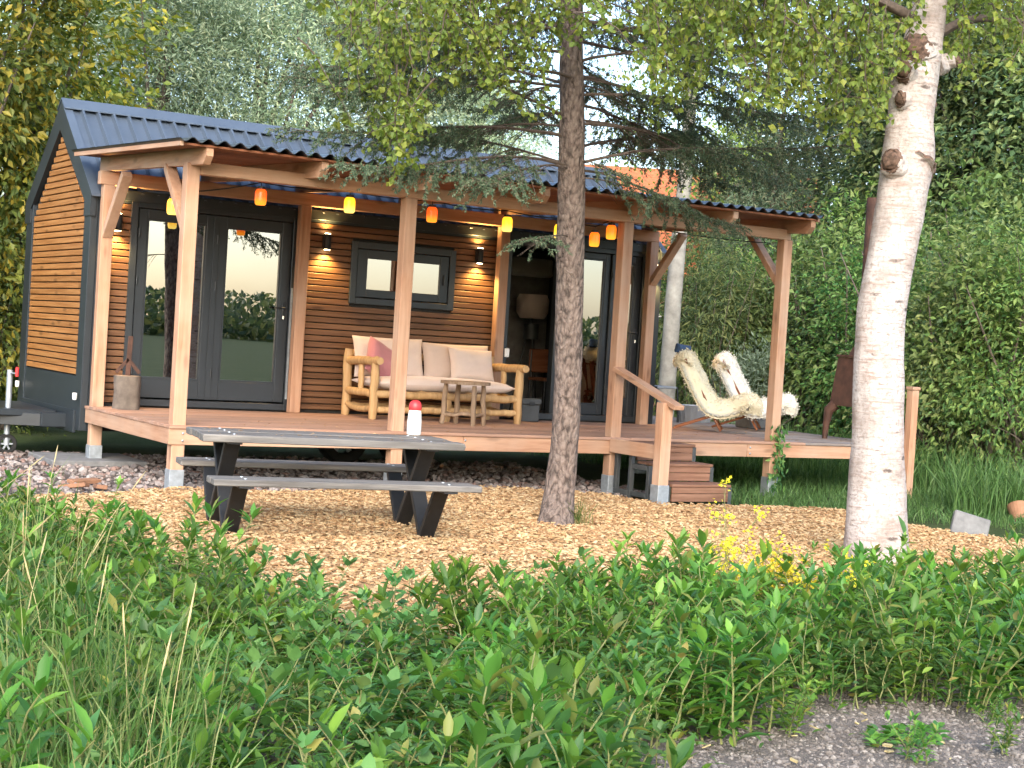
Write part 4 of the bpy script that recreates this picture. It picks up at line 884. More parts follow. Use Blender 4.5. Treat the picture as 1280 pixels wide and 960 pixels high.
curtain([800, 835, 860, 905, 950, 1000, 1050, 1085, 1115], [20, 150, 120, 100, 150, 150, 185, 195, 90], -8.0, -6.4, 135, 0, gB, 42, 3)
curtain([690, 720, 760, 800, 830], [30, 60, 40, 90, 190], -6.4, -5.4, 22, 0, gB, 40, 3)
curtain([1170, 1200, 1240, 1300], [60, 100, 110, 95], -8.0, -6.4, 46, 0, gB)
for tgt in ((at(420, -60, 1, -5.7), 4.9), (at(560, -90, 1, -5.6), 5.2), (at(900, 20, 1, -7.2), 4.0), (at(980, -40, 1, -7.8), 4.3), (at(820, -60, 1, -6.6), 4.8), (at(1290, 45, 1, -7.3), 3.85), (at(1050, -120, 1, -8.0), 5.2), (at(620, -40, 1, -5.9), 5.0), (at(1250, -80, 1, -6.2), 5.0)):
    t_, zs = tgt; s0 = np.array([np.interp(zs, [b_[2] for b_ in BP], [b_[i] for b_ in BP]) for i in range(3)]); L = np.linalg.norm(t_-s0)
    Q = spline([s0, s0*.6+t_*.4+np.array([0, 0, .12*L]), s0*.2+t_*.8+np.array([0, 0, .1*L]), t_+np.array([0, 0, .1])], 16)
    limbs.tube(Q, np.linspace(.045, .008, 16), 7, rough=.06)
for k in range(330):                               # crown above the picture
    z = gB.uniform(4.9, 8.8); s0 = np.array([np.interp(z, [b_[2] for b_ in BP], [b_[i] for b_ in BP]) for i in range(3)]); a = gB.uniform(0, 6.28); r = gB.uniform(.5, 2.6)*(1-.5*(z-4.9)/4)
    p0 = s0+np.array([r*math.cos(a), r*math.sin(a), gB.normal(0, .25)+.2]); twig(p0, p0+np.array([gB.normal(0, .25), gB.normal(0, .25), -gB.uniform(.5, 1.1)]), gB, 26, 2)
    if k % 8 == 0: limbs.tube(spline([s0, (s0+p0)/2+np.array([0, 0, .15]), p0], 8), np.linspace(.035, .006, 8), 6)
lb_ = limbs.build('branches', M['twig'], birch, True)
tag(link('leaves', np_mesh('birch_leaves', np.concatenate(LVs), [np.concatenate(LFs)]), M['lf_birch'], birch), kind='stuff').location = -np.array(birch.location)

# spruce
YS = -4.95
spr = thing('spruce_tree', 'spruce with rough scaly brown trunk and grey-green drooping branches before the deck', 'tree', tuple(gnd(695, 655)*np.array([1, 1, 0])))
SP = [at(u, v, 1, YS) for u, v in ((694, 658), (700, 610), (709, 500), (713, 300), (715, 150), (715, 0))]; SP[0] = gnd(694, 655)-np.array([0, 0, .09])
SP += [SP[-1]+np.array((.0, .05, 1.6)), SP[-1]+np.array((.05, .05, 3.6)), SP[-1]+np.array((.05, .05, 5.2))]
trunk('trunk', SP, [.165, .125, .112, .116, .106, .092, .075, .045, .008], 'spruce_bark', spr, 240, 48, .045, 11, 5., 6)
p = gnd(706, 612)+np.array([-.03, -.12, .12]); o = MB().beam(p, p+np.array([.004, .02, .13]), .04, .02, (0, 1, 0), .006).build('bark_wound', M['straw'], spr)
gS = np.random.default_rng(9); sb = MB(); nvv = 0; NV, NF = [], []
sx = lambda z: np.array([np.interp(z, [b_[2] for b_ in SP], [b_[i] for b_ in SP]) for i in range(3)])
def spruce_branch(z, az, L, bare, dens, tilt=.12, droop=.5):
    global nvv
    d = np.array([math.cos(az), math.sin(az), 0]); n = 14; s = np.linspace(0, 1, n)
    zoff = L*(tilt*s-droop*s**2*.6+droop*.28*s**4); Q = sx(z)+d*(s*L)[:, None]; Q[:, 2] += zoff; lat = np.array([-d[1], d[0], 0]); Q += lat*(np.cumsum(gS.normal(0, .012*L, n)))[:, None]
    sb.tube(Q, np.linspace(.0095*L/2+.004, .0025, n), 6, False, .08)
    k = int(L*(1-bare*.6)/.055); P0, D0, L0 = [], [], []
    for j in range(k):
        f = bare*.5+(1-bare*.5)*(j+gS.random())/k; i = min(int(f*(n-1)), n-2); ff = f*(n-1)-i; q = Q[i]*(1-ff)+Q[i+1]*ff; T = unit(Q[i+1]-Q[i])
        for sd_ in (-1, 1):
            if gS.random() < .12: continue
            bl = (.16+.4*(1-f)*min(1, L/1.6))*gS.uniform(.6, 1.2); dr = unit(T*.7+lat*sd_*gS.uniform(.5, 1.)+np.array([0, 0, -gS.uniform(-.1, .5)]))
            m_ = 5; bs = np.linspace(0, 1, m_)[:, None]; b_ = q+dr*bl*bs-np.array([0, 0, 1])*bl*.22*bs**2; alive = f > bare+gS.normal(0, .08)
            sb.tube(b_, np.linspace(.004, .0015, m_), 3, False)
            if alive:
                nn = int(bl*dens); t = gS.random(nn)*(m_-1.001); i2 = t.astype(int); f2 = (t-i2)[:, None]; pp = b_[i2]*(1-f2)+b_[i2+1]*f2; tt = unit(b_[i2+1]-b_[i2]); P0.append(pp); D0.append(tt)
                if bl > .16:
                    for h_ in range(int(bl*17)):
                        a_ = b_[gS.integers(1, m_)]; dd = unit(dr*.8+rdir(1, gS)[0]*.7+np.array([0, 0, -.4])); l3 = gS.uniform(.05, .12); nn = int(l3*dens); t = gS.random((nn, 1)); P0.append(a_+dd*l3*t); D0.append(np.repeat(dd[None], nn, 0))
        if f > bare and gS.random() < .9: nn = int(.05*dens); P0.append(q+T*gS.uniform(-.04, .04, (nn, 1))); D0.append(np.repeat(T[None], nn, 0))
    if P0:
        P = np.concatenate(P0); D = np.concatenate(D0); m_ = len(P); rd = rdir(m_, gS); dn = unit(D*.75+rd*.8); V, F = leaves(P, dn, rdir(m_, gS), gS.uniform(.02, .034, m_), .0085, 0, .05); NV.append(V); NF.append(F+nvv); nvv += len(V)
ca = math.atan2(CAM[1]-YS, CAM[0]-4.2)
z = 3.05
while z < 9:
    nb_ = 4 if z < 4.2 else 5; a0 = gS.uniform(0, 6.28); L = 2.35 if z < 4.6 else 2.35*(9.6-z)/5
    for k in range(nb_):
        az = a0+k*6.283/nb_+gS.normal(0, .2); da = abs((az-ca+math.pi) % (2*math.pi)-math.pi)
        if z < 4.8 and da < .75: continue
        low = z < 4.9
        spruce_branch(z+gS.normal(0, .06), az, L*gS.uniform(.65, 1.1), gS.uniform(.15, .4) if low else .2, 230 if low else 90, gS.uniform(.0, .32), gS.uniform(.15, .6))
    z += .26 if z < 4.6 else .34
aim = lambda u, v, y: at(u, v, 1, y)
for u, v_, y, zst in ((350, 170, -5.2, 4.0), (400, 120, -5.6, 4.3), (420, 215, -5.7, 3.9), (445, 60, -4.6, 4.6), (370, 90, -4.4, 4.6), (605, 232, -5.9, 3.3), (668, 300, -5.5, 3.2), (480, 175, -4.6, 3.9), (790, 225, -5.5, 3.3), (840, 250, -5.3, 3.4), (880, 180, -5.0, 3.7), (930, 290, -4.9, 3.5), (990, 240, -4.5, 3.8), (960, 120, -4.7, 4.2), (1010, 170, -4.6, 4.2), (840, 130, -5.2, 4.0), (900, 70, -4.9, 4.5), (800, 60, -5.0, 4.4), (830, 200, -4.2, 3.7), (905, 240, -4.2, 3.8), (945, 210, -5.2, 3.8)):
    t_ = aim(u, v_, y); zst = t_[2]+.16*np.linalg.norm((t_-sx(4))[:2])+gS.uniform(-.1, .2); s0 = sx(zst); dv = t_-s0; L = np.linalg.norm(dv[:2]); az = math.atan2(dv[1], dv[0]); dz = dv[2]
    til = .1; spruce_branch(zst, az, max(L, .5), gS.uniform(.3, .5), 260, til, max(.1, (til-dz/L)/.32*.9))
sb.build('branches', M['twig'], spr, True)
tag(link('needles', np_mesh('spruce_needles', np.concatenate(NV), [np.concatenate(NF)]), M['lf_spruce'], spr), kind='stuff').location = -np.array(spr.location)

# ---------------------------------------------------------------- background trees and shrubs
def crown_mesh(name, ells, nc, per, cr, L, Wd, g, droop=0., outward=.5, surf=2.2, gap=.0, flat=0.):
    w_ = np.array([e[3]*e[4]*e[5] for e in ells])**.7; pick = g.choice(len(ells), nc, p=w_/w_.sum()); E = np.array(ells)[pick]
    d = rdir(nc, g); rr = g.random(nc)**(1/surf); C = E[:, :3]+d*rr[:, None]*E[:, 3:]
    ok = vnoise(C, 1.6, 77) > -1+gap; C, E, d = C[ok], E[ok], d[ok]
    C = C[C[:, 2] > .12]
    n = len(C); cs = cr*g.uniform(.6, 1.4, n); k = g.poisson(per*(cs/cr)**2)+3; idx = np.repeat(np.arange(n), k); m_ = len(idx)
    off = g.normal(size=(m_, 3))*cs[idx][:, None]; nrm = unit(np.array([0, 0, 1.])+.7*unit(C-np.array([(e[0], e[1], e[2]) for e in ells]).mean(0))+g.normal(0, .3, (n, 3)))[idx]; off -= nrm*np.sum(off*nrm, 1)[:, None]*.68; P = C[idx]+off; P[:, 2] = np.maximum(P[:, 2], .03)
    cen = np.array([(e[0], e[1], e[2]) for e in ells]).mean(0); out = unit(P-cen)
    tw = unit(P-C[idx]); D = unit(tw*.6+out*outward+g.normal(0, .55, (m_, 3))+np.array([0, 0, -droop])); N_ = unit(out*.6+np.array([0, 0, .7])+g.normal(0, .5, (m_, 3)))
    Lf = L*g.uniform(.65, 1.25, m_); V, F = leaves(P, D, N_, Lf, Lf*Wd/L*g.uniform(.8, 1.2, m_), .12, .12)
    return np_mesh(name, V, [F]), C
def limb_mesh(C, g, r0, base=(0, 0, 0), ztrunk=2., n=18, stems=1, top=None):
    mb = MB(); base = np.array(base, float); top = top or C[:, 2].max()*.9
    for s in range(stems):
        o_ = base+np.array([*g.normal(0, .12*(stems > 1), 2), 0]); t_ = np.array([g.normal(0, .15)*(1+stems*.5), g.normal(0, .15)*(1+stems*.5), top*g.uniform(.75, 1.)])+base
        Q = spline([o_, o_*.6+t_*.4+g.normal(0, .08, 3), t_], 14); mb.tube(Q, np.linspace(r0, r0*.12, 14), 9, True, .04, s)
        for c_ in C[g.choice(len(C), min(n//stems+1, len(C)), replace=False)]:
            i = int(np.clip((c_[2]*.62)/top*13, 1, 12)); a = Q[i]; mb.tube(spline([a, a*.5+c_*.5+np.array([0, 0, .12]), c_], 7), np.linspace(r0*.32, r0*.05, 7), 5)
    return mb
PROTO = {}
def plant(kind, name, label, cat, loc, rz=0, s=1., group=None):
    me, mb, lm = PROTO[kind]; t = thing(name, label, cat, loc, rz, group, True); t.scale = (s, s, s)
    if mb is not None: tag(link('trunk' if cat == 'tree' else 'stems', mb, None, t), kind=None if cat == 'tree' else 'stuff')
    tag(link('crown' if cat == 'tree' else 'foliage', me, M[lm], t), kind='stuff'); return t
def proto(kind, ells, nc, per, cr, L, Wd, lm, seed, r0, stems=1, bark='bark_grey', n=18, **k):
    g = np.random.default_rng(seed); me, C = crown_mesh(kind+'_leaves', ells, nc, per, cr, L, Wd, g, **k); mb = limb_mesh(C, g, r0, stems=stems, n=n)
    m_ = np_mesh(kind+'_wood', np.concatenate(mb.V), [np.concatenate(f) for f in mb.F.values()], True); m_.materials.append(M[bark]); PROTO[kind] = (me, m_, lm)
proto('maple', [(0, 0, 1.6, 1.5, 1.5, 1.5), (.2, 0, 3.4, 1.7, 1.7, 1.6), (-.2, .2, 5.4, 1.6, 1.5, 1.7), (.1, 0, 7.2, 1.2, 1.2, 1.2)], 400, 46, .26, .125, .072, 'lf_maple', 1, .14, droop=.5, surf=3)
proto('willow', [(0, 0, 3.2, 2.2, 2.2, 2.2), (.4, 0, 5.6, 2.0, 2.0, 2.), (-.6, .2, 7.2, 1.6, 1.6, 1.4), (.9, -.4, 6.9, 1.2, 1.2, 1.4)], 640, 66, .32, .125, .03, 'lf_willow', 2, .2, droop=.05, surf=2.6)
proto('hedge1', [(0, 0, 1.2, 1.15, 1.05, 1.25), (.3, .1, 2.2, .95, .95, 1.0), (-.4, -.1, 2.0, .8, .8, .9)], 135, 92, .25, .066, .034, 'lf_hedge', 3, .045, 5, n=40, droop=.15, surf=2.4, gap=.35)
proto('hedge2', [(0, 0, 1.3, 1.2, 1.1, 1.35), (-.2, .1, 2.5, .9, .9, 1.0)], 130, 92, .27, .08, .036, 'lf_hedge', 4, .045, 6, n=40, droop=.3, surf=2.4, gap=.35)
proto('hedge3', [(0, 0, 1.1, 1.05, 1.0, 1.1), (.2, .3, 2.0, .9, .9, 1.1), (-.3, 0, 2.6, .6, .6, .8)], 95, 70, .3, .11, .055, 'lf_light', 14, .045, 6, droop=.25, surf=2.2, gap=.3)
proto('bamboo', [(0, 0, 1.2, .9, .8, 1.2), (.1, 0, 2.3, .9, .9, 1.0)], 330, 26, .17, .14, .022, 'lf_bamboo', 5, .02, 12, droop=.55, surf=2.6)
proto('darktree', [(0, 0, 3.0, 1.9, 1.9, 1.8), (.4, 0, 5.0, 2.1, 2.1, 1.9), (-.3, .3, 7.2, 1.8, 1.8, 1.7)], 460, 66, .36, .135, .07, 'lf_dark', 6, .17, droop=.25, surf=2.6)
proto('conifer', [(0, 0, z_, 1.75*(1-z_/9.5)+.15, 1.75*(1-z_/9.5)+.15, .7) for z_ in np.arange(.7, 9, .8)], 1000, 36, .17, .11, .03, 'lf_spruce', 7, .14, droop=.35, surf=3)
proto('silver', [(0, 0, .75, .55, .55, .75), (.1, 0, 1.25, .4, .4, .5)], 130, 26, .1, .075, .018, 'lf_silver', 8, .018, 5, droop=-.2)
proto('backbirch', [(0, 0, 5.4, 1.4, 1.4, 1.6), (.2, .2, 7.2, 1.2, 1.2, 1.4)], 260, 22, .2, .06, .045, 'lf_birch', 9, .01, droop=.6)
gp_ = lambda u, Y: (at(u, 520, 1, Y)[0], Y, -.06)
plant('maple', 'broadleaf_tree', 'dark leafy tree with yellowing leaves beyond the slatted gable end', 'tree', gp_(18, 5.6), .4, 1.05)
plant('maple', 'broadleaf_tree', 'second yellow-green leafy tree, behind the drawbar of the trailer', 'tree', gp_(-85, 4.2), 2.4, .95)
for i, (u, Y, s, rz, lab) in enumerate(((70, 12.5, 1.0, 0, 'silvery willow showing just past the yellowing tree'), (185, 10.5, .97, 1.2, 'silvery grey-green willow rising above the gable peak'), (315, 11.5, 1.02, 2.6, 'silvery willow rising above the roof over the double door'), (445, 12.5, 1.1, 4.1, 'silvery willow rising above the roof over the sofa'), (570, 13.0, .86, 5.2, 'lower silvery willow above the roof, next to the sky gap'))):
    plant('willow', 'willow_tree', lab, 'tree', gp_(u, Y), rz, s, 'willows behind the tiny house')
plant('conifer', 'dark_conifer', 'dark conifer behind the end of the porch canopy', 'tree', gp_(950, 8), 0, 1.05)
plant('conifer', 'dark_conifer', 'dark conifer behind the leaning birch trunk', 'tree', gp_(1045, 9), 2, 1.15)
for u, Y, s, rz, lab in ((1130, 5.0, 1.0, .3, 'tall dark leafy tree behind the knobs of the big birch'), (1215, 3.0, .98, 2.2, 'tall dark leafy tree over the hedge, right of the big birch'), (1330, 1.0, 1.0, 4, 'tall dark leafy tree at the far end of the hedge'), (930, 15, .85, 1.5, 'leafy tree standing beside the red-roofed house'), (700, 24, .62, 3.3, 'low leafy tree in front of the sky gap, far behind the roof ridge')):
    plant('darktree', 'leafy_tree', lab, 'tree', gp_(u, Y), rz, s)
for i, (k, u, Y, s, rz, lab) in enumerate((('hedge1', 800, 5.0, 1.1, 0, 'green shrub behind the far end wall of the house'), ('bamboo', 872, 3.9, 1.05, 1, 'narrow-leaved bamboo-like shrub behind the thin birch trunk'), ('bamboo', 925, 4.0, .95, 3, 'narrow-leaved bamboo-like shrub behind the silvery bush'), ('hedge3', 985, 3.4, 1.05, 2, 'leafy green shrub behind the end canopy post'),
        ('hedge1', 1035, 2.6, 1.1, 4, 'leafy green shrub behind the rusty stove'), ('hedge3', 1085, 1.3, 1.1, 5, 'leafy green shrub behind the stove chimney pipe'), ('hedge1', 1135, .1, 1.05, 1.5, 'leafy green shrub just right of the birch trunk'), ('hedge2', 1185, -1.2, 1.0, 3.4, 'leafy green shrub behind the tilted stone slab'), ('hedge3', 1235, -1.9, 1.02, .7, 'leafy green shrub behind the broken pot'), ('hedge2', 1300, -2.6, 1.05, 2.7, 'leafy green shrub at the far end of the hedge'),
        ('hedge1', -15, 4.6, .9, 2, 'dark green shrub behind the trailer drawbar'), ('hedge2', 1110, 3.5, 1.3, 0, 'tall green shrub rising behind the hedge by the birch'), ('hedge3', 1190, 1.2, 1.35, 3, 'tall green shrub rising behind the hedge over the stone slab'), ('hedge2', 1280, -.2, 1.3, 5, 'tall green shrub rising behind the hedge over the pot'), ('hedge1', 950, 5.8, 1.25, 5, 'green shrub behind the bamboo under the dark conifer'))):
    if i % 3 == 1: PROTO[k+'v'] = (PROTO[k][0].copy(), PROTO[k][1], 'lf_dark'); PROTO[k+'v'][0].materials.clear(); k = k+'v'
    plant(k, 'hedge_shrub' if k[0] == 'h' else 'bamboo_shrub', lab, 'shrub', gp_(u, Y), rz, s, 'shrubs along the edge of the garden')
plant('silver', 'silvery_bush', 'pale silvery-green bush behind the sheepskin chairs', 'bush', gp_(930, 2.75), 0, 1.1)
# rear birch
rb = thing('young_birch', 'thin pale birch trunk behind the far end of the house', 'tree', (10.5, 2.6, 0))
rp = [at(832, 505, 1, 2.6)*np.array([1, 1, 0]), at(832, 505, 1, 2.6), at(844, 350, 1, 2.6), at(858, 200, 1, 2.6), at(866, 60, 1, 2.6), at(870, -120, 1, 2.6)]
trunk('trunk', rp, [.14, .13, .118, .1, .08, .03], 'birch_grey', rb, 60, 16, .03, 6, 1.5, 8)
tag(link('crown', PROTO['backbirch'][0], M['lf_birch'], rb), kind='stuff').location = (rp[3][0]-10.5, rp[3][1]-2.6, -.2)
# red-roofed house far behind
fx, fy = gp_(805, 19)[:2]
fh = thing('brick_house', 'brick house with an orange-red tiled roof far behind the garden', 'house', (fx, fy, 0), R_(-31), local=True)
MB().box(-4, 4, -3, 3, 0, 3.6).build('wall', M['brick'], fh)
rf_ = MB().prism([(-3.4, 3.4), (0, 6.35), (3.4, 3.4), (3.4, 3.25), (0, 6.2), (-3.4, 3.25)], 0, -4.3, 4.3).build('roof', M['tile'], fh)
for k in range(11):
    for s in (-1, 1):
        y0 = s*(.05+k*.31); z0 = 6.36-abs(y0)*.868
        MB().prism([(y0, z0), (y0+s*.33, z0-.285), (y0+s*.33, z0-.25), (y0, z0+.03)] if s > 0 else [(y0, z0+.03), (y0+s*.33, z0-.25), (y0+s*.33, z0-.285), (y0, z0)], 0, -4.3, 4.3).build('tile_row', M['tile'], rf_)
for s in (-1, 1): MB().prism([(-3, 3.6), (3, 3.6), (0, 6.15)], 0, s*3.9-.1, s*3.9+.1).build('gable', M['brick'], fh)
for x in (-2.5, .3, 2.6):
    wf_ = MB().box(x-.6, x+.6, -3.06, -2.99, 1.0, 2.4, .01).build('window', M['white_p'], fh); MB().box(x-.5, x+.5, -3.075, -3.061, 1.1, 2.3).build('pane', M['glass'], wf_)
MB().box(1.5, 2.1, .3, .9, 5.2, 7.0).build('chimney', M['brick'], rf_)
# far tree line all round
g = np.random.default_rng(31); n = 90000; a = g.uniform(0, 2*math.pi, n); r = g.uniform(150, 175, n); hmax = 4.9+.35*np.sin(a*7)+.25*np.sin(a*17+1)+.15*np.sin(a*41); P = np.stack([r*np.sin(a), r*np.cos(a), g.random(n)*hmax], 1)
V, F = leaves(P, rdir(n, g), rdir(n, g), (.7+.7*np.maximum(0, .85-P[:, 2]/hmax))*g.uniform(.7, 1.2, n), (.6+.6*np.maximum(0, .85-P[:, 2]/hmax)))
tag(link('far_treeline', np_mesh('far_treeline', V, [F]), M['lf_dark']), 'low belt of distant trees around the meadow', 'trees', kind='stuff')

# ---------------------------------------------------------------- weeds, grass, flowers
def weed_proto(seed, broad):
    g = np.random.default_rng(seed); st_ = MB(); Vs, Ts, Qs, nv_ = [], [], [], 0
    kf = g.uniform(.62, 1.1)
    for s in range(g.integers(6, 10)):
        h = g.uniform(.26, .46) if not broad else g.uniform(.22, .38); ln = g.normal(0, .34, 2); b0 = np.array([*g.normal(0, .075, 2), 0]); t = np.linspace(0, 1, 7)[:, None]
        Q = b0+np.concatenate([ln*h*t**1.5, h*t], 1)+g.normal(0, .004, (7, 3)); st_.tube(Q, np.linspace(.005, .002, 7), 5, False)
        nl = int(g.integers(15, 21)/kf); f = np.concatenate([np.linspace(.04, .92, nl), g.uniform(.9, 1, 5)]); az = np.arange(len(f))*2.4+g.uniform(0, 6.28)+g.normal(0, .3, len(f))
        k = np.minimum((f*6).astype(int), 5); ff = (f*6-k)[:, None]; P = Q[k]*(1-ff)+Q[k+1]*ff; el = np.where(f > .9, g.uniform(.75, 1.3, len(f)), g.uniform(.15, .85, len(f)))
        D = np.stack([np.cos(az)*np.cos(el), np.sin(az)*np.cos(el), np.sin(el)], 1); N_ = np.stack([-np.cos(az)*np.sin(el), -np.sin(az)*np.sin(el), np.cos(el)], 1)
        if broad: L = g.uniform(.06, .1, len(f))*(1-.35*f); Wd = L*g.uniform(.55, .75, len(f)); V, T, Q4 = blades(P+D*.02, D, N_, L, Wd, .08, .3, ((.25, 1.), (.6, .75)))
        else: L = kf*g.uniform(.075, .145, len(f))*(1-.45*np.maximum(0, f-.4)); Wd = L*g.uniform(.26, .4, len(f)); V, T, Q4 = blades(P, D, N_, L, Wd, .14, g.uniform(.05, .4, len(f))[:, None])
        Vs.append(V); Ts.append(T+nv_); Qs.append(Q4+nv_); nv_ += len(V)
    me = np_mesh('weed_leaves', np.concatenate(Vs), [np.concatenate(Ts), np.concatenate(Qs)], True)
    m_ = np_mesh('weed_stems', np.concatenate(st_.V), [np.concatenate(f) for f in st_.F.values()]); m_.materials.append(M['stem']); return me, m_
WA = [weed_proto(100+i, False) for i in range(12)]; WB = [weed_proto(200+i, True) for i in range(6)]
WPOLY = [(-260, 672), (40, 680), (180, 722), (300, 765), (400, 800), (520, 835), (600, 812), (640, 765), (760, 768), (880, 778), (1000, 772), (1080, 755), (1230, 750), (1420, 745), (1420, 880), (1230, 888), (1120, 874), (1020, 884), (960, 912), (880, 938), (790, 975), (700, 1150), (-500, 1250)]
def wpts(poly, n, rmin, g, box=((-5, 9), (-14.5, -5.5)), mask=None):
    out = []
    C = np.stack([g.uniform(*box[0], n*60), g.uniform(*box[1], n*60), np.zeros(n*60)], 1); C = C[inpoly(pix(C), poly)]
    acc = np.zeros((0, 2))
    for c_ in C:
        if len(acc) and (np.hypot(*(acc-c_[:2]).T) < rmin).any(): continue
        acc = np.concatenate([acc, c_[None, :2]])
        if len(acc) >= n: break
    return acc
gW = np.random.default_rng(55)
W_ = wpts(WPOLY, 300, .175, gW)
for i, (x, y) in enumerate(W_):
    px = pix(np.array([x, y, 0])); broad = gW.random() < (.4 if px[0] < 520 and px[1] > 780 else .12); me, m_ = (WB if broad else WA)[gW.integers(6 if broad else 12)]
    s = gW.uniform(.7, 1.2)
    zone = 'at the edge of the bare soil' if inpoly(pix(np.array([[x-.28, y-.5, 0]])), WPOLY)[0] == False and px[0] > 600 else 'at the edge of the wood chips' if not inpoly(pix(np.array([[x+.28, y+.5, 0]])), WPOLY)[0] else 'near the foot of the big birch' if px[0] > 980 else 'between the soil path and the mustard flowers' if px[0] > 700 else 'beside the tall seeding grass' if px[0] < 250 else 'in the bed before the picnic table'
    t = thing('weed_plant', ('low ' if s < .85 else 'tall ' if s > 1.05 else 'middling ')+('broad-leaved' if broad else 'lance-leaved')+' green weed '+zone, 'weed', (x, y, -.025), gW.uniform(0, 6.28), 'leafy weeds in the foreground bed', True)
    t.scale = (s, s, s*gW.uniform(.85, 1.1)); t.rotation_euler = (gW.normal(0, .14), gW.normal(0, .14), gW.uniform(0, 6.28))
    tag(link('stems', m_, None, t), kind='stuff'); tag(link('foliage', me, M['lf_weed2' if broad else 'lf_weed'], t), kind='stuff')
def grass_mesh(P, h0, h1, wd, g, lean=.35, z=-.045):
    n = len(P); h = g.uniform(h0, h1, n)[:, None]; az = g.uniform(0, 6.28, n); s = np.stack([np.cos(az), np.sin(az), 0*az], 1); l = g.normal(0, lean, (n, 2)); l3 = np.concatenate([l, np.zeros((n, 1))], 1)
    b0 = np.concatenate([P, np.full((n, 1), z)], 1); up = np.array([0, 0, 1.]); wv_ = wd*g.uniform(.6, 1.3, n)[:, None]
    rows = []
    for t, k in ((0, .8), (.4, 1), (.75, .7)): c_ = b0+up*h*t*(1-.12*np.linalg.norm(l, axis=1)[:, None]*t)+l3*h*t*t; rows += [c_-s*wv_*k/2, c_+s*wv_*k/2]
    rows.append(b0+up*h*(1-.3*np.minimum(1.5, np.linalg.norm(l, axis=1)[:, None]))+l3*h)
    V = np.stack(rows, 1).reshape(-1, 3); b_ = np.arange(n)[:, None]*7
    return V, np.concatenate([b_+x for x in ([0, 1, 3, 2], [2, 3, 5, 4])]), b_+np.array([4, 5, 6])
# low cover between them
C = np.stack([gW.uniform(-5, 9, 150000), gW.uniform(-14.5, -5.5, 150000), np.full(150000, -.025)], 1); C = C[inpoly(pix(C)+gW.normal(0, 1, (len(C), 2))*np.array([40, 14]), WPOLY)][:46000]
n = len(C); C[:, 2] += gW.random(n)**1.4*(.17+.12*vnoise(C[:, :2], 3.2, 12)); az = gW.uniform(0, 6.28, n); D = unit(np.stack([np.cos(az), np.sin(az), gW.uniform(.1, 1.2, n)], 1)); V, T, Q = blades(C, D, unit(np.array([0, 0, 1])+gW.normal(0, .3, (n, 3))), gW.uniform(.03, .08, n), gW.uniform(.012, .026, n))
tag(link('ground_cover', np_mesh('ground_cover', V, [T, Q], True), M['lf_weed']), 'low green seedlings covering the soil between the weeds', 'ground cover', kind='stuff')
C = np.stack([gW.uniform(-5, 9, 9000), gW.uniform(-14.5, -5.5, 9000), np.zeros(9000)], 1); C = C[inpoly(pix(C), WPOLY)]
V, Q, T = grass_mesh(C[vnoise(C[:, :2], 1.7, 8) > -.1, :2], .15, .42, .006, gW, .45)
tag(link('thin_grass', np_mesh('thin_grass', V, [Q, T], True), M['grass']), 'thin grass blades growing up between the leafy weeds', 'grass', kind='stuff')
GPOLY = [(-400, 705), (20, 712), (75, 770), (110, 860), (130, 925), (250, 960), (250, 1300), (-700, 1300)]
gG = np.random.default_rng(66)
C = np.stack([gG.uniform(-6, 3, 60000), gG.uniform(-14.5, -5, 60000), np.zeros(60000)], 1); C = C[inpoly(pix(C), GPOLY)]; C = C[vnoise(C[:, :2], 3, 4) > -.2][:6000]
V, Q, T = grass_mesh(C[:, :2], .22, .62, .007, gG); Vb, Qb, Tb = grass_mesh(C[::5, :2]+.02, .5, .85, .005, gG, .22)
tag(link('tall_grass', np_mesh('tall_grass', np.concatenate([V, Vb]), [np.concatenate([Q, Qb+len(V)]), np.concatenate([T, Tb+len(V)])], True), M['grass']), 'tall green meadow grass at the edge of the weed bed', 'grass', kind='stuff')
mb = MB()
for x, y, _ in C[gG.choice(len(C), 55, replace=False)]:
    h = gG.uniform(.5, .85); l = gG.normal(0, .25, 2); t = np.linspace(0, 1, 6)[:, None]; Q = np.array([x, y, 0])+np.concatenate([l*t**2.4*h, h*t*(1-.08*t)], 1); mb.tube(Q, [.0013]*6, 3, False)
    tp = Q[-1]; d = unit(Q[-1]-Q[-2]); mb.tube([tp-d*.02, tp+d*.01, tp+d*.06, tp+d*gG.uniform(.09, .13)], [.0013, .0032, .003, .0008], 5, False, .2)
tag(mb.build('seed_heads', M['straw']), 'straw-coloured seed heads standing above the tall grass', 'seed heads', kind='stuff')
RG = [(7.3, -4.3), (8.6, -4.9), (9.3, -5.6), (11, -6.4), (15, -5), (16, 2), (12, 4), (8.5, 2.4), (8.8, -.5), (7.2, -2.4)]
P = scatter(RG, 30000, gG); P = P[~inpoly(P, np.array(CHIPS))]
V, Q, T = grass_mesh(P, .05, .2, .007, gG, .5)
P2 = scatter([(10.7, -1.9), (11.6, -3.2), (12.6, -2), (12, 2.5), (10.8, 2.4)], 2400, gG); P3 = scatter([(9.4, -4.5), (10, -3.8), (11.8, -4.3), (11.2, -5.6)], 1500, gG); P3 = P3[~inpoly(P3, np.array(CHIPS))]; V2, Q2, T2 = grass_mesh(np.concatenate([P2, P3]), .25, .8, .012, gG, .35)
tag(link('lawn_grass', np_mesh('lawn_grass', np.concatenate([V, V2]), [np.concatenate([Q, Q2+len(V)]), np.concatenate([T, T2+len(V)])], True), M['grass_d']), 'shaded dark green grass below and beyond the end of the deck', 'grass', kind='stuff')
q = gnd(700, 652); V, Q, T = grass_mesh(np.array([q[0]+.05, q[1]-.16])+gG.normal(0, .05, (70, 2)), .1, .28, .006, gG, .5, .0)
tag(link('grass_tuft', np_mesh('grass_tuft', V, [Q, T]), M['grass']), 'small grass tuft at the foot of the spruce trunk', 'grass tuft')
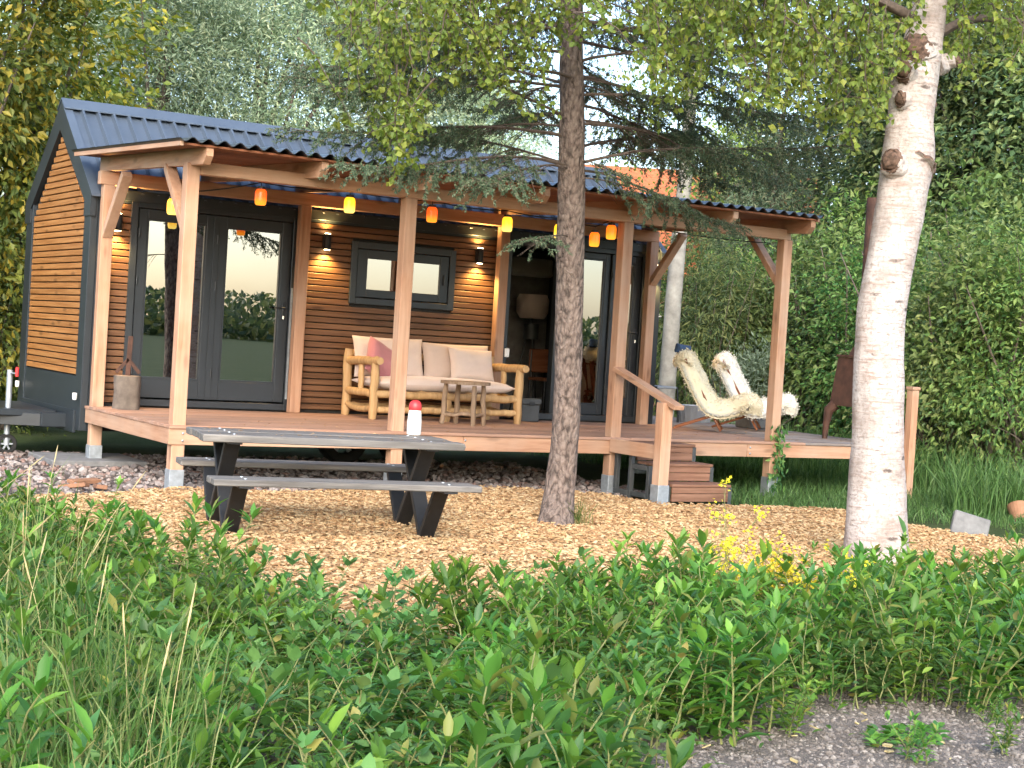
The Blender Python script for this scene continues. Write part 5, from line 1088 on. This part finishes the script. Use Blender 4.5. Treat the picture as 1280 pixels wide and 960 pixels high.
C = scatter([tuple(gnd(u, v)[:2]) for u, v in ((1080, 905), (1175, 900), (1180, 925), (1090, 930))], 160, gG); n = len(C); az = gG.uniform(0, 6.28, n); D = unit(np.stack([np.cos(az), np.sin(az), gG.uniform(.2, 1, n)], 1)); V, T, Q = blades(np.concatenate([C, np.full((n, 1), -.02)], 1), D, np.tile([0, 0, 1.], (n, 1))+gG.normal(0, .2, (n, 3)), gG.uniform(.03, .07, n), .03, .05, .3)
tag(link('clover_patch', np_mesh('clover_patch', V, [T, Q], True), M['lf_weed']), 'small low green weed patch alone on the bare soil', 'weed patch', kind='stuff')
for k, (u, v_) in enumerate(((1255, 935), (1150, 945), (1240, 895))):
    q = gnd(u, v_); me, m_ = WA[k]; t = thing('seedling', ('larger', 'smallest', 'medium')[k]+' green seedling standing by itself on the bare soil path', 'seedling', (q[0], q[1], -.02), k, 'seedlings on the soil path', True); t.scale = (.42-.06*k,)*3; link('stems', m_, None, t); tag(link('foliage', me, M['lf_weed'], t), kind='stuff')
# flowering mustard
def mustard(u, v_, htop, seed, label, nst=5):
    g = np.random.default_rng(seed); q = gnd(u, v_); t = thing('mustard_plant', label, 'flower', (q[0], q[1], -.03), 0, 'yellow mustard plants', True); st_ = MB(); FV, FF, nv_ = [], [], 0; LP = []
    for s in range(nst):
        h = htop*(1 if s == 0 else g.uniform(.6, 1)); l = g.normal(0, .2, 2); tt = np.linspace(0, 1, 8)[:, None]; Q = np.concatenate([l*tt**1.3*h+g.normal(0, .01, (8, 2)), h*tt], 1); st_.tube(Q, np.linspace(.004, .0015, 8), 4, False); tips = [(Q[-1], Q[-1]-Q[-2])]
        for k in range(4):
            i = g.integers(3, 7); d = unit(np.array([g.normal(), g.normal(), 1.3])); e_ = Q[i]+d*g.uniform(.06, .2); st_.tube([Q[i], (Q[i]+e_)/2, e_], [.002, .0015, .001], 3, False); tips.append((e_, d))
        LP.append(Q[1:6])
        for p, d in tips:
            m_ = g.integers(7, 13); P = p+g.normal(0, .017, (m_, 3)); N_ = unit(g.normal(0, .6, (m_, 3))+np.array([0, -.4, .7]))
            for a in range(4):
                r = rdir(m_, g) if a == 0 else np.cross(N_, r); D = unit(r-N_*np.sum(r*N_, 1)[:, None]); r = D; V, F = leaves(P, D, N_, .011, .009, .1, -.1); FV.append(V); FF.append(F+nv_); nv_ += len(V)
    st_.build('stems', M['stem'], t); tag(link('petals', np_mesh('petals', np.concatenate(FV), [np.concatenate(FF)]), M['yellow'], t), kind='stuff')
    P = np.concatenate(LP); P = P[g.choice(len(P), min(len(P), 14))]; n = len(P); D = unit(g.normal(0, 1, (n, 3))*np.array([1, 1, .3])+np.array([0, 0, .3])); V, T, Q = blades(P, D, np.tile([0, 0, 1.], (n, 1)), g.uniform(.04, .09, n), .022); link('foliage', np_mesh('mustard_leaves', V, [T, Q], True), M['lf_weed'], t)
mustard(905, 775, .80, 1, 'tall yellow-flowered mustard plant reaching up before the deck steps', 4)
mustard(955, 785, .52, 2, 'bushy yellow-flowered mustard plant on the wood chips edge', 9); mustard(985, 790, .46, 3, 'low yellow mustard plant leaning towards the birch foot', 8); mustard(915, 790, .5, 4, 'yellow mustard plant growing at the foot of the tallest one', 8)
mustard(1050, 800, .4, 5, 'small sparse yellow mustard plant beside the birch foot', 3)
# vine on the end post
g = np.random.default_rng(5); n = 150; z = g.uniform(.05, .75, n); P = np.stack([XP[3]+.02+g.normal(0, .05, n), np.full(n, YF-.075)-np.abs(g.normal(0, .03, n)), z], 1); V, F = leaves(P, unit(g.normal(0, .6, (n, 3))+np.array([0, -.3, -.8])), unit(g.normal(0, .4, (n, 3))+np.array([0, -1, .3])), g.uniform(.05, .09, n), .035)
vn = thing('climbing_vine', 'little dark green vine climbing the foot of the end canopy post', 'vine', (XP[3], YF-.08, 0), local=False); MB().tube([(XP[3], YF-.09, 0), (XP[3]+.03, YF-.085, .3), (XP[3]+.02, YF-.08, .75)], .004, 5).build('stem', M['stem'], vn)
tag(link('foliage', np_mesh('vine_leaves', V-np.array(vn.location), [F]), M['lf_hedge'], vn, vn.location), kind='stuff')
# fallen leaves and needles on the deck, the table and the canopy sheets
g = np.random.default_rng(44); n = 260; P = np.concatenate([np.stack([g.uniform(1.9, 10.4, 200), g.uniform(-2.6, -1.0, 200), np.full(200, ZD+.005)], 1), np.stack([*(np.array([2.02, -5.36])[:, None]+np.array([[math.cos(-.185), math.sin(.185)], [-math.sin(.185), math.cos(-.185)]]) @ g.uniform([[-.88], [-.34]], [[.88], [.34]], (2, 60))), np.full(60, .012+zt_+.005)], 1)])
a = g.uniform(0, 6.28, n); V, F = leaves(P, np.stack([np.cos(a), np.sin(a), 0*a+.05], 1), np.tile([0, 0, 1.], (n, 1))+g.normal(0, .1, (n, 3)), g.uniform(.015, .04, n), g.uniform(.004, .022, n))
tag(link('fallen_leaves', np_mesh('fallen_leaves', V, [F]), M['chips']), 'dry fallen leaves and needles lying on the deck and table', 'leaves', kind='stuff')
